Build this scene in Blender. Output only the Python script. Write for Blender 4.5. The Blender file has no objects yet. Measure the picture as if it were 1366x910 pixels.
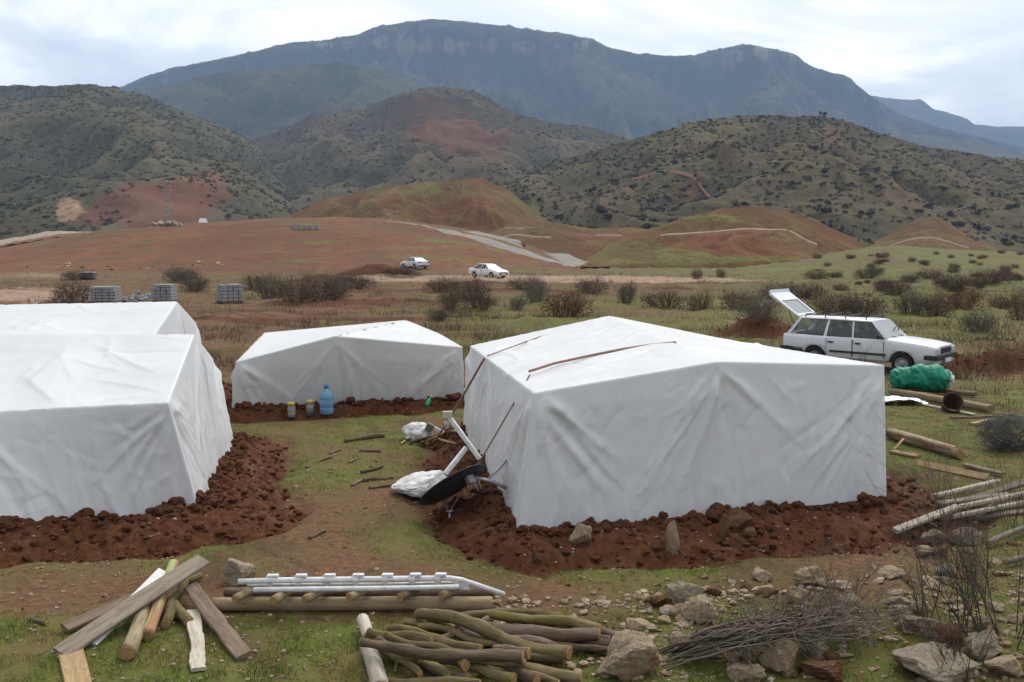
import bpy, bmesh, math, random
import numpy as np
from mathutils import Vector, Matrix, noise as mnoise
random.seed(7)
RNG = np.random.default_rng(11)
SC = bpy.context.scene
COL = SC.collection
PI = math.pi
# ------------------------------------------------------------------ camera
H = 3.4; PITCH = math.radians(5.75); F = 1300.0; CX, CY = 683.0, 455.0
SP, CP = math.sin(PITCH), math.cos(PITCH)
cd = bpy.data.cameras.new('camera'); cam = bpy.data.objects.new('camera', cd); COL.objects.link(cam)
cam.location = (0, 0, H); cam.rotation_euler = (math.radians(90) - PITCH, 0, 0)
cd.sensor_width = 36; cd.lens = 36 * F / 1366; cd.clip_start = .1; cd.clip_end = 30000
SC.camera = cam

def ray(px, py):
    a = (px - CX) / F; b = (CY - py) / F
    return (a, CP + b * SP, -SP + b * CP)
def PY(px, py, Y):
    d = ray(px, py); t = Y / d[1]
    return (d[0] * t, Y, H + d[2] * t)
def P(px, py, z=0.0):
    d = ray(px, py); t = (z - H) / d[2]
    return (d[0] * t, d[1] * t, z)
def project(x, y, z):
    dz = z - H
    dep = y * CP - dz * SP; up = y * SP + dz * CP
    dep = np.where(dep < .01, .01, dep)
    return CX + F * x / dep, CY - F * up / dep

# ------------------------------------------------------------------ noise
def _h(ix, iy, seed):
    h = (ix * 374761393 + iy * 668265263 + seed * 1446647) & 0xffffffff
    h = ((h ^ (h >> 13)) * 1274126177) & 0xffffffff
    return (h ^ (h >> 16)).astype(np.float64) / 4294967296.0
def gn(x, y, seed=0):
    x = np.asarray(x, float); y = np.asarray(y, float)
    x, y = np.broadcast_arrays(x, y)
    xi = np.floor(x).astype(np.int64); yi = np.floor(y).astype(np.int64)
    fx = x - xi; fy = y - yi
    u = fx**3 * (fx * (fx * 6 - 15) + 10); v = fy**3 * (fy * (fy * 6 - 15) + 10)
    def g(a, b):
        an = _h(xi + a, yi + b, seed) * 2 * PI
        return np.cos(an) * (fx - a) + np.sin(an) * (fy - b)
    n0 = g(0, 0) * (1 - u) + g(1, 0) * u
    n1 = g(0, 1) * (1 - u) + g(1, 1) * u
    return (n0 * (1 - v) + n1 * v) * 1.5
def fbm(x, y, o=4, seed=0):
    r = 0; a = 1; t = 0
    for i in range(o):
        r = r + a * gn(x * 2**i, y * 2**i, seed + i * 17); t += a; a *= .5
    return r / t
def ridged(x, y, o=4, seed=0):
    r = 0; a = 1; t = 0
    for i in range(o):
        r = r + a * (1 - np.abs(gn(x * 2**i, y * 2**i, seed + i * 13)) * 2); t += a; a *= .5
    return r / t
def ss(a, b, x):
    t = np.clip((x - a) / (b - a), 0, 1); return t * t * (3 - 2 * t)
def interp(pts, x):
    return np.interp(x, [p[0] for p in pts], [p[1] for p in pts])

# ------------------------------------------------------------------ object helpers
def tag(o, label=None, cat=None, group=None, kind=None):
    if label: o['label'] = label
    if cat: o['category'] = cat
    if group: o['group'] = group
    if kind: o['kind'] = kind
    return o
def np_mesh(name, V, Q, smooth=True, tris=False):
    V = np.asarray(V, np.float32); Q = np.asarray(Q, np.int32); k = Q.shape[1]
    me = bpy.data.meshes.new(name)
    me.vertices.add(len(V)); me.vertices.foreach_set('co', V.ravel())
    me.loops.add(Q.size); me.loops.foreach_set('vertex_index', Q.ravel())
    me.polygons.add(len(Q)); me.polygons.foreach_set('loop_start', np.arange(0, Q.size, k, dtype=np.int32))
    me.polygons.foreach_set('use_smooth', np.full(len(Q), smooth))
    me.update(calc_edges=True)
    return me
def link(name, me, mat=None, loc=(0, 0, 0), parent=None, rot=None):
    o = bpy.data.objects.new(name, me); COL.objects.link(o)
    if mat is not None and me is not None and len(me.materials) == 0:
        for m in (mat if isinstance(mat, (list, tuple)) else [mat]): me.materials.append(m)
    o.location = loc
    if rot is not None: o.rotation_euler = rot
    if parent is not None: o.parent = parent
    return o
def empty(name, loc=(0, 0, 0), rz=0.0, label=None, cat=None, group=None):
    o = bpy.data.objects.new(name, None); COL.objects.link(o); o.empty_display_size = .2
    o.location = loc; o.rotation_euler = (0, 0, rz); return tag(o, label, cat, group)
def copy_tree(o, parent=None):
    c = o.copy(); COL.objects.link(c)
    if parent is not None: c.parent = parent
    for ch in list(o.children): copy_tree(ch, c)
    return c
def grid_quads(nu, nv, wrap=False):
    i = np.arange(nu if wrap else nu - 1)[:, None]; j = np.arange(nv - 1)[None, :]
    i2 = (i + 1) % nu
    return np.stack([(i * nv + j), (i2 * nv + j), (i2 * nv + j + 1), (i * nv + j + 1)], -1).reshape(-1, 4)
def set_attr(me, name, RGBA):
    a = me.color_attributes.new(name, 'FLOAT_COLOR', 'POINT')
    a.data.foreach_set('color', np.asarray(RGBA, np.float32).ravel())

class MB:
    """collects shapes, then becomes ONE mesh object"""
    def __init__(s): s.v = []; s.f = []; s.sm = []
    def add(s, vs, fs, smooth=False):
        n = len(s.v); s.v += [tuple(v) for v in vs]
        for f in fs: s.f.append([i + n for i in f]); s.sm.append(smooth)
        return s
    def box(s, c, d, M=None):
        x, y, z = d[0] / 2, d[1] / 2, d[2] / 2
        vs = [Vector((a * x, b * y, e * z)) for a in (-1, 1) for b in (-1, 1) for e in (-1, 1)]
        if M is not None: vs = [M @ v for v in vs]
        vs = [v + Vector(c) for v in vs]
        return s.add(vs, [(0, 1, 3, 2), (4, 6, 7, 5), (0, 4, 5, 1), (2, 3, 7, 6), (0, 2, 6, 4), (1, 5, 7, 3)])
    def hexa(s, lo, hi):
        """two quads (4 points each) joined"""
        return s.add(list(lo) + list(hi), [(3, 2, 1, 0), (4, 5, 6, 7), (0, 1, 5, 4), (1, 2, 6, 5), (2, 3, 7, 6), (3, 0, 4, 7)])
    def tube(s, pts, r, n=6, cap=True, smooth=True):
        pts = [Vector(p) for p in pts]; rs = r if isinstance(r, (list, tuple)) else [r] * len(pts)
        vs = []; N = len(pts)
        ref = None
        for i, p in enumerate(pts):
            t = (pts[min(i + 1, N - 1)] - pts[max(i - 1, 0)])
            if t.length < 1e-9: t = Vector((0, 0, 1))
            t.normalize()
            if ref is None:
                ref = Vector((0, 0, 1)) if abs(t.z) < .9 else Vector((1, 0, 0))
            a = t.cross(ref).normalized(); b = a.cross(t).normalized(); ref = b
            for k in range(n):
                an = 2 * PI * k / n
                vs.append(p + (a * math.cos(an) + b * math.sin(an)) * rs[i])
        fs = []
        for i in range(N - 1):
            for k in range(n):
                k2 = (k + 1) % n
                fs.append((i * n + k, i * n + k2, (i + 1) * n + k2, (i + 1) * n + k))
        s.add(vs, fs, smooth)
        if cap:
            m = len(s.v) - len(vs)
            s.f.append([m + k for k in range(n)][::-1]); s.sm.append(False)
            s.f.append([m + (N - 1) * n + k for k in range(n)]); s.sm.append(False)
        return s
    def lathe(s, prof, n=20, M=None, smooth=True):
        vs = []; fs = []
        for (r, z) in prof:
            for k in range(n):
                an = 2 * PI * k / n; v = Vector((r * math.cos(an), r * math.sin(an), z))
                vs.append(M @ v if M is not None else v)
        for i in range(len(prof) - 1):
            for k in range(n):
                k2 = (k + 1) % n
                fs.append((i * n + k, i * n + k2, (i + 1) * n + k2, (i + 1) * n + k))
        return s.add(vs, fs, smooth)
    def build(s, name, mat, parent=None, loc=(0, 0, 0), rot=None, bevel=0, weld=False):
        me = bpy.data.meshes.new(name); me.from_pydata(s.v, [], s.f)
        me.polygons.foreach_set('use_smooth', s.sm); me.update()
        if weld or bevel:
            bm = bmesh.new(); bm.from_mesh(me)
            if weld: bmesh.ops.remove_doubles(bm, verts=bm.verts, dist=1e-4)
            if bevel:
                bmesh.ops.bevel(bm, geom=list(bm.edges), offset=bevel, segments=1, affect='EDGES')
            bmesh.ops.recalc_face_normals(bm, faces=bm.faces)
            bm.to_mesh(me); bm.free()
        return link(name, me, mat, loc, parent, rot)

# ------------------------------------------------------------------ materials
class NT:
    def __init__(s, mat):
        s.m = mat; mat.use_nodes = True; s.t = mat.node_tree; s.t.nodes.clear()
        s.out = s.n('ShaderNodeOutputMaterial')
    def n(s, typ, **kw):
        nd = s.t.nodes.new(typ)
        for k, v in kw.items():
            if k.startswith('i_'):
                key = k[2:]; key = int(key) if key.isdigit() else key.replace('_', ' ')
                nd.inputs[key].default_value = v
            else: setattr(nd, k, v)
        return nd
    def l(s, a, b): s.t.links.new(a, b)
    def coord(s, kind='Object', scale=(1, 1, 1)):
        c = s.n('ShaderNodeTexCoord'); m = s.n('ShaderNodeMapping'); m.inputs['Scale'].default_value = scale
        s.l(c.outputs[kind], m.inputs['Vector']); return m.outputs['Vector']
    def pos(s, scale=(1, 1, 1)):
        c = s.n('ShaderNodeNewGeometry'); m = s.n('ShaderNodeMapping'); m.inputs['Scale'].default_value = scale
        s.l(c.outputs['Position'], m.inputs['Vector']); return m.outputs['Vector']
    def noise(s, vec, scale, detail=5, rough=.55, dist=0):
        nd = s.n('ShaderNodeTexNoise', i_Scale=scale, i_Detail=detail, i_Roughness=rough, i_Distortion=dist)
        s.l(vec, nd.inputs['Vector']); return nd.outputs['Fac']
    def ramp(s, fac, stops):
        r = s.n('ShaderNodeValToRGB'); e = r.color_ramp.elements
        while len(e) < len(stops): e.new(.5)
        for i, (p, c) in enumerate(stops):
            e[i].position = p; e[i].color = tuple(c) + (1,) if len(c) == 3 else c
        s.l(fac, r.inputs['Fac']); return r.outputs['Color']
    def mix(s, fac, a, b, mode='MIX'):
        m = s.n('ShaderNodeMix', data_type='RGBA', blend_type=mode)
        for i, v in ((0, fac), (6, a), (7, b)):
            if hasattr(v, 'is_output'): s.l(v, m.inputs[i])
            elif i == 0: m.inputs[0].default_value = v
            else: m.inputs[i].default_value = tuple(v) + (1,)
        return m.outputs[2]
    def math(s, op, a, b=0.0, c=None, clamp=False):
        m = s.n('ShaderNodeMath', operation=op, use_clamp=clamp)
        for i, v in enumerate((a, b) if c is None else (a, b, c)):
            if hasattr(v, 'is_output'): s.l(v, m.inputs[i])
            else: m.inputs[i].default_value = v
        return m.outputs[0]
    def mrange(s, v, a, b, c=0.0, d=1.0):
        m = s.n('ShaderNodeMapRange', interpolation_type='SMOOTHSTEP'); s.l(v, m.inputs[0])
        for i, x in enumerate((a, b, c, d)): m.inputs[i + 1].default_value = x
        return m.outputs[0]
    def bump(s, h, strength=.5, dist=.02, prev=None):
        b = s.n('ShaderNodeBump', i_Strength=strength, i_Distance=dist); s.l(h, b.inputs['Height'])
        if prev is not None: s.l(prev, b.inputs['Normal'])
        return b.outputs['Normal']
    def bsdf(s, col, rough=.8, normal=None, metal=0, spec=.3, alpha=None, **kw):
        b = s.n('ShaderNodeBsdfPrincipled')
        if hasattr(col, 'is_output'): s.l(col, b.inputs['Base Color'])
        else: b.inputs['Base Color'].default_value = tuple(col) + (1,)
        if hasattr(rough, 'is_output'): s.l(rough, b.inputs['Roughness'])
        else: b.inputs['Roughness'].default_value = rough
        b.inputs['Metallic'].default_value = metal; b.inputs['Specular IOR Level'].default_value = spec
        if alpha is not None:
            b.inputs['Alpha'].default_value = alpha
        if normal is not None: s.l(normal, b.inputs['Normal'])
        s.l(b.outputs[0], s.out.inputs['Surface']); return b
def newmat(name): 
    return NT(bpy.data.materials.new(name))
def simple(name, col, rough=.7, var=.15, scale=8, bump=.0, metal=0, spec=.3, alpha=None, kind='Object'):
    t = newmat(name); v = t.coord(kind); n = t.noise(v, scale, 5, .6)
    lo = tuple(c * (1 - var) for c in col); hi = tuple(min(1, c * (1 + var)) for c in col)
    c = t.ramp(n, [(.3, lo), (.7, hi)])
    nm = t.bump(n, bump, .02) if bump else None
    t.bsdf(c, rough, nm, metal, spec, alpha); return t.m
# ------------------------------------------------------------------ tents: plan points (world), used by ground and covers
def v3(p): return np.array(p, float)
def ext(a, b, k):     # extend from a through b
    a = v3(a); b = v3(b); return a + (b - a) * k
TENTS = {}
# main tent at right
TENTS['right'] = dict(
    base=[P(690, 712, 0.08), P(1183, 664, .12), (4.1, 18.6, 0), (-.9, 17.2, 0)],
    eave=[PY(712, 524, 11.2), PY(1180, 487, 12.55), PY(965, 452, 18.2), PY(627, 461, 17.0)],
    ridge=[PY(957, 482, 11.9), PY(813, 421, 17.8)])
a1 = PY(224, 537, 11.75); b1 = PY(0, 548, 11.55); r1 = PY(259, 446, 14.0); q1 = PY(0, 446, 13.9)
f1 = P(264, 679, .10); g1 = P(0, 706, .10); h1 = v3(P(313, 586, .10))
nl = ext(f1, g1, 2.1)
TENTS['left'] = dict(
    base=[f1, tuple(h1), tuple(h1 + nl - v3(f1)), tuple(nl)],
    eave=[a1, PY(284, 478, 16.4), tuple(v3(PY(284, 478, 16.4)) + ext(a1, b1, 2.3) - v3(a1)), tuple(ext(a1, b1, 2.3))],
    ridge=[r1, tuple(ext(r1, q1, 1.9))])
e0, e1 = v3(PY(206, 446, 19.0)), v3(PY(262, 431, 24.0)); L2 = np.array([-7.5, -.35, 0])
TENTS['far'] = dict(
    base=[tuple(e0 * [1, 1, 0] + [.2, -.2, -.1]), tuple(e1 * [1, 1, 0] + [.25, .2, -.2]), tuple(e1 * [1, 1, 0] + L2 + [-.2, .2, -.2]), tuple(e0 * [1, 1, 0] + L2 + [-.2, -.2, -.1])],
    eave=[tuple(e0), tuple(e1), tuple(e1 + L2), tuple(e0 + L2)],
    ridge=[PY(236, 402, 21.5), tuple(v3(PY(236, 402, 21.5)) + L2 + [0, 0, -.12])])
TENTS['middle'] = dict(
    base=[P(308, 552, .02), P(619, 533, .02), PY(585, 500, 25.4)[:2] + (-.15,), PY(346, 500, 23.9)[:2] + (-.15,)],
    eave=[PY(314, 483, 19.1), PY(617, 463, 20.6), PY(588, 446, 25.2), PY(352, 444, 23.5)],
    ridge=[PY(447, 448, 19.4), PY(542, 427, 25.0)])

def poly_sdf(x, y, pts):
    d = np.full(np.shape(x), 1e9); ins = np.zeros(np.shape(x), bool); n = len(pts)
    for i in range(n):
        ax, ay = pts[i][:2]; bx, by = pts[(i + 1) % n][:2]
        ex, ey = bx - ax, by - ay
        t = np.clip(((x - ax) * ex + (y - ay) * ey) / (ex * ex + ey * ey), 0, 1)
        d = np.minimum(d, np.hypot(x - ax - ex * t, y - ay - ey * t))
        c = ((ay > y) != (by > y)); xx = ax + (y - ay) / (ey if abs(ey) > 1e-9 else 1e-9) * ex
        ins ^= (c & (x < xx))
    return np.where(ins, -d, d)

FIELD = [(-400, 345), (-200, 342), (0, 336), (60, 325), (140, 309), (200, 303), (260, 298), (350, 293), (450, 290), (510, 292), (560, 297), (600, 302.5), (640, 310), (690, 324), (740, 340), (790, 354), (830, 360), (1400, 360)]
RISE = [(-400, 360), (900, 360), (980, 352), (1050, 343), (1140, 333), (1200, 331), (1280, 338), (1366, 344), (1800, 344)]
MOUNDS = [(PY(1012, 445, 38), 1.35, .75, .75, .55), (PY(1325, 492, 28), 1.9, .55, .55, .42), (PY(500, 362, 104), 4.2, 1.6, 1.4, .75), (PY(430, 360, 92), 2.5, 1.2, .7, .5)]

def tent_d(x, y):
    return [poly_sdf(x, y, t['base']) for t in TENTS.values()]
def G(x, y, full=False):
    """height of the ground sheet (near ground, berms, ploughed field)"""
    x = np.asarray(x, float); y = np.asarray(y, float); x, y = np.broadcast_arrays(x, y)
    r = np.hypot(x, y); yy = np.maximum(y, 1.0)
    px = CX + F * x / yy
    near = 1 - ss(25, 60, r)
    z = .05 * fbm(x / 3.1, y / 3.1, 3, 3) * ss(3, 8, r) + near * .014 * fbm(x / .35, y / .35, 4, 5)
    z = z + .16 * fbm(x / 9, y / 9, 3, 9) * ss(24, 45, r) * (1 - ss(100, 130, r))
    z = z - .25 * ss(18, 28, y)
    # dug earth round the tents: a bank against the cloth and a trench outside it
    ds = tent_d(x, y); dirt = np.zeros(x.shape)
    wob = .34 * fbm(x / .8, y / .8, 5, 21)
    widths = [1.3, 1.3, .8, .75]; hts = [.13, .11, .05, .12]
    tnum = 0
    def left_of(a, c):      # metres outside the line a->c
        ex, ey = c[0] - a[0], c[1] - a[1]; l_ = math.hypot(ex, ey); return ((x - a[0]) * -ey + (y - a[1]) * ex) / l_
    bR, bL = TENTS['right']['base'], TENTS['left']['base']
    sides = [ss(-.1, .35, left_of(bR[0], bR[3])), ss(-.1, .35, -left_of(bL[0], bL[1])), 0, 0]
    for d, w, hh, sd_ in zip(ds, widths, hts, sides):
        w = w * (1 - (.38 if hh == hts[0] else .2) * sd_)
        dd = d + wob
        outer = w * (1.0 + .3 * (gn(x / 2.2, y / 2.2, 31 + tnum)))
        m = 1 - ss(outer - .28, outer + .12, dd)
        b = np.exp(-(np.maximum(dd - .1, 0) / (.42 * w))**2) * hh * (1 + .5 * gn(x / .9, y / .9, 77))
        tr = -.13 * np.exp(-((dd - outer * .86) / .22)**2)
        z = z + np.where(d > -1.2, b + tr, .05)
        dirt = np.maximum(dirt, m * (d > -.9)); tnum += 1
    for (c, sx, sy, hh, ww) in MOUNDS:
        q = np.hypot((x - c[0]) / sx, (y - c[1]) / sy) + .35 * fbm(x / (sx * .5), y / (sx * .5), 3, 41)
        z = z + hh * np.exp(-np.maximum(q, 0)**2 * 1.2); dirt = np.maximum(dirt, 1 - ss(1.1, 1.6, q))
    clod = ridged(x / .42, y / .42, 4, 51) - .35
    z = z + dirt * (.055 * clod + .075 * fbm(x / .17, y / .17, 4, 61)) * (1 - ss(30, 60, r) * .3)
    # heaps of churned soil between bushes further out
    ch = np.clip(fbm(x / 5.5, y / 2.2, 4, 91), 0, 1) * ss(24, 34, r) * (1 - ss(95, 115, r))
    z = z + ch * .55 * (1 + .8 * fbm(x / .9, y / .9, 3, 93)) + .05 * ss(22, 30, r) * (1 - ss(95, 115, r)) * ridged(x / 1.1, y / 1.1, 3, 95)
    # ploughed field rising at left and the grass rise at right
    zc = H + (324 - interp(FIELD, px)) / F * 200
    z = z + np.maximum(zc + .25, 0) * ss(118, 205, y)**.8 * (1 - .85 * ss(245, 330, y))
    z = z + 2.4 * ss(203, 238, y) * (1 - ss(60, 150, px)) * (1 - ss(245, 330, y))
    zr = H + (324 - interp(RISE, px)) / F * 165
    z = z + np.maximum(zr + .25, 0) * ss(95, 165, y) * (1 - .85 * ss(230, 330, y))
    z = z + (.16 * fbm(x / 2.2, y / 3.0, 4, 103) + .10 * (1 - 2 * np.abs(gn(x / 1.6 + .8 * fbm(x / 9, y / 9, 2, 105), y / 14, 107)))) * ss(112, 128, y) * (1 - ss(260, 320, y))
    z = z + .5 * fbm(x / 14, y / 14, 4, 101) * ss(120, 160, y) * (1 - ss(300, 600, y))
    if full: return z, dirt, px
    return z
def G1(x, y): return float(G(np.array([x]), np.array([y]))[0])
def PG(px, py, dz=0.0):
    """where the picture ray through a pixel meets the ground (raised by dz)"""
    d = ray(px, py)
    ts = np.concatenate([np.arange(5, 40, .04), np.arange(40, 400, .4)]) / d[1]
    h = H + d[2] * ts - G(d[0] * ts, d[1] * ts) - dz
    k = np.argmax(h < 0)
    if h[k] >= 0: k = len(ts) - 1
    t0, t1 = ts[max(k - 1, 0)], ts[k]
    for _ in range(12):
        tm = (t0 + t1) / 2
        if H + d[2] * tm - G1(d[0] * tm, d[1] * tm) - dz < 0: t1 = tm
        else: t0 = tm
    return Vector((d[0] * t1, d[1] * t1, H + d[2] * t1))

# ------------------------------------------------------------------ ground sheet
def build_ground():
    fine = np.arange(-34, 34.01, .1); left = np.arange(-180, -34, 3.0); right = np.arange(37, 178, 3.0)
    th = np.radians(np.concatenate([left, fine, right]))
    r = [.4]
    while r[-1] < 5.5: r.append(r[-1] * 1.15)
    while r[-1] < 32: r.append(r[-1] * 1.0042)
    while r[-1] < 420: r.append(r[-1] * 1.010)
    while r[-1] < 4700: r.append(r[-1] * 1.08)
    r = np.array(r)
    T, R = np.meshgrid(th, r, indexing='ij')
    x = R * np.sin(T); y = R * np.cos(T)
    z, dirt, px = G(x, y, True)
    nu, nv = x.shape
    Q = grid_quads(nu, nv, True)
    V = np.stack([x, y, z], -1).reshape(-1, 3)
    me = np_mesh('ground', V, Q[:, ::-1])
    _, py = project(x, y, np.zeros_like(x))
    # masks: R grass  G dark dug earth  B pale track  A ploughed red field
    def blob(cx, cy, rx, ry, p=2.0):
        return np.exp(-(np.abs((px - cx) / rx)**p + np.abs((py - cy) / ry)**p))
    g = .47 + .55 * fbm(x / 2.3, y / 2.3, 4, 201)
    g = np.where(y > 24, .42 + .95 * fbm(x / 16, y / 5, 4, 203), g)
    g += .38 * blob(1130, 400, 420, 75) + .3 * blob(700, 440, 130, 25) + .35 * blob(1260, 580, 100, 70)
    g += .35 * blob(300, 880, 420, 75) + .30 * blob(1100, 860, 400, 90) + .10 * blob(470, 640, 100, 120) + .3 * blob(1200, 345, 240, 20)
    g -= .4 * blob(330, 432, 180, 22) + .35 * blob(120, 395, 220, 35) + .3 * blob(440, 740, 90, 60)
    g -= .45 * blob(850, 385, 150, 9) + .35 * blob(760, 800, 320, 25) + .5 * blob(150, 800, 260, 28)
    g -= .1 * blob(400, 740, 60, 40)
    stripes = ss(.1, .45, fbm(x / 30, y / 4.5, 4, 207)) * ss(24, 34, y) * (1 - ss(90, 120, y)) 
    dk = dirt + .85 * stripes * (1 - .7 * ss(850, 1000, px)) + .55 * blob(470, 402, 200, 10) + .5 * blob(560, 385, 260, 5) + .6 * blob(1010, 440, 60, 9) + .6 * blob(1330, 487, 80, 14)
    g = g * (1 - np.clip(dirt, 0, 1))
    trk = 1.1 * blob(640, 369, 260, 5, 3) + .9 * blob(60, 392, 110, 13) + .6 * blob(950, 372, 200, 3.5) + .5 * blob(60, 365, 140, 7)
    for (x0_, sl_, cv_) in ((266, .55, 4), (276, .75, -3), (330, -.8, 5), (300, -.4, -6)):
        trk = trk + .55 * np.exp(-((px - (x0_ + (py - 312) * sl_ + cv_ * np.sin((py - 312) * .12))) / 1.6)**2) * ss(306, 314, py) * (1 - ss(342, 352, py)) * ss(112, 128, y)
    trk = trk * (1 - np.clip(dirt, 0, 1))
    fld = ss(112, 128, y) * (1 - ss(770, 830, px)) * (1 - ss(330, 420, y))
    g += .5 * blob(340, 297, 120, 6) - .2 * fld
    C = np.stack([np.clip(g, 0, 1), np.clip(dk, 0, 1), np.clip(trk, 0, 1), fld], -1).reshape(-1, 4)
    trk = None
    set_attr(me, 'mask', C)
    t = newmat('earth_and_grass'); at = t.n('ShaderNodeAttribute', attribute_name='mask')
    sep = t.n('ShaderNodeSeparateColor'); t.l(at.outputs['Color'], sep.inputs[0])
    p = t.pos()
    n1 = t.noise(p, 1.3, 6, .62); n2 = t.noise(p, 11, 6, .65); n3 = t.noise(p, 55, 4, .65); nb = t.noise(p, .16, 5, .6)
    soil = t.ramp(n2, [(.25, (.068, .033, .016)), (.5, (.130, .066, .033)), (.75, (.21, .12, .064))])
    soil = t.mix(t.mrange(n1, .4, .7), soil, (.118, .080, .036))
    dark = t.ramp(n2, [(.25, (.038, .0125, .0055)), (.55, (.088, .031, .012)), (.8, (.155, .064, .027))])
    dark = t.mix(t.mrange(t.noise(p, 1.9, 4, .65, .4), .50, .66, 0, .6), dark, (.135, .060, .030)); dark = t.mix(t.mrange(nb, .42, .62, 0, .5), dark, (.088, .034, .015))
    grass = t.ramp(n3, [(.25, (.042, .060, .009)), (.55, (.100, .124, .020)), (.8, (.185, .170, .045))])
    grass = t.mix(t.mrange(n1, .40, .66), grass, (.135, .100, .036)); grass = t.mix(t.mrange(nb, .48, .62, 0, .45), grass, (.095, .070, .026))
    red = t.ramp(t.noise(t.pos((1, 2.2, 1)), .22, 6, .7), [(.25, (.098, .036, .015)), (.5, (.170, .066, .026)), (.75, (.235, .112, .045))])
    n4 = t.noise(t.pos((1, .5, 1)), .9, 6, .7); red = t.mix(t.mrange(n4, .48, .72, 0, .6), red, (.055, .026, .015)); red = t.mix(t.mrange(t.noise(t.pos((1, .8, 1)), .09, 5, .65), .52, .68, 0, .55), red, (.115, .088, .034))
    red = t.mix(t.mrange(t.noise(t.pos((1, .6, 1)), .035, 4, .6), .4, .62, 0, .8), red, (.110, .043, .020))
    trk_c = t.ramp(n2, [(.3, (.24, .155, .10)), (.7, (.34, .235, .16))])
    gm = t.math('ADD', sep.outputs[0], t.math('MULTIPLY', t.math('SUBTRACT', n2, .5), 1.1))
    gm = t.math('ADD', gm, t.math('MULTIPLY', t.math('SUBTRACT', n3, .5), .7))
    c = t.mix(at.outputs['Alpha'], soil, red)
    c = t.mix(t.mrange(gm, .34, .60), c, grass)
    n5 = t.noise(t.pos((1, .6, 1)), .55, 6, .7, .5); c = t.mix(t.mrange(n5, .50, .66, 0, .75), c, t.mix(n2, (.045, .026, .013), (.10, .06, .03)))
    n7 = t.noise(t.pos((1, .5, 1)), .07, 6, .68, .4); c = t.mix(t.mrange(n7, .50, .64, 0, .6), c, t.mix(n2, (.06, .045, .018), (.12, .085, .04)))
    dm = t.math('ADD', sep.outputs[1], t.math('MULTIPLY', t.math('SUBTRACT', n2, .5), .9)); dm = t.math('ADD', dm, t.math('MULTIPLY', t.math('SUBTRACT', t.noise(p, 4, 4, .6), .5), .7))
    c = t.mix(t.mrange(dm, .36, .58), c, dark)
    tm = t.math('ADD', sep.outputs[2], t.math('MULTIPLY', t.math('SUBTRACT', n1, .5), .9))
    c = t.mix(t.mrange(tm, .35, .7), c, trk_c)
    nm = t.bump(n2, .6, .05); nm = t.bump(n3, .5, .012, nm)
    t.bsdf(c, .92, nm, spec=.15)
    tag(link('ground', me, t.m), kind='structure')
    return dict(x=x, y=y, g=C[:, 0].reshape(x.shape), d=C[:, 1].reshape(x.shape), dirt=dirt)
GR = build_ground()

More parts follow.
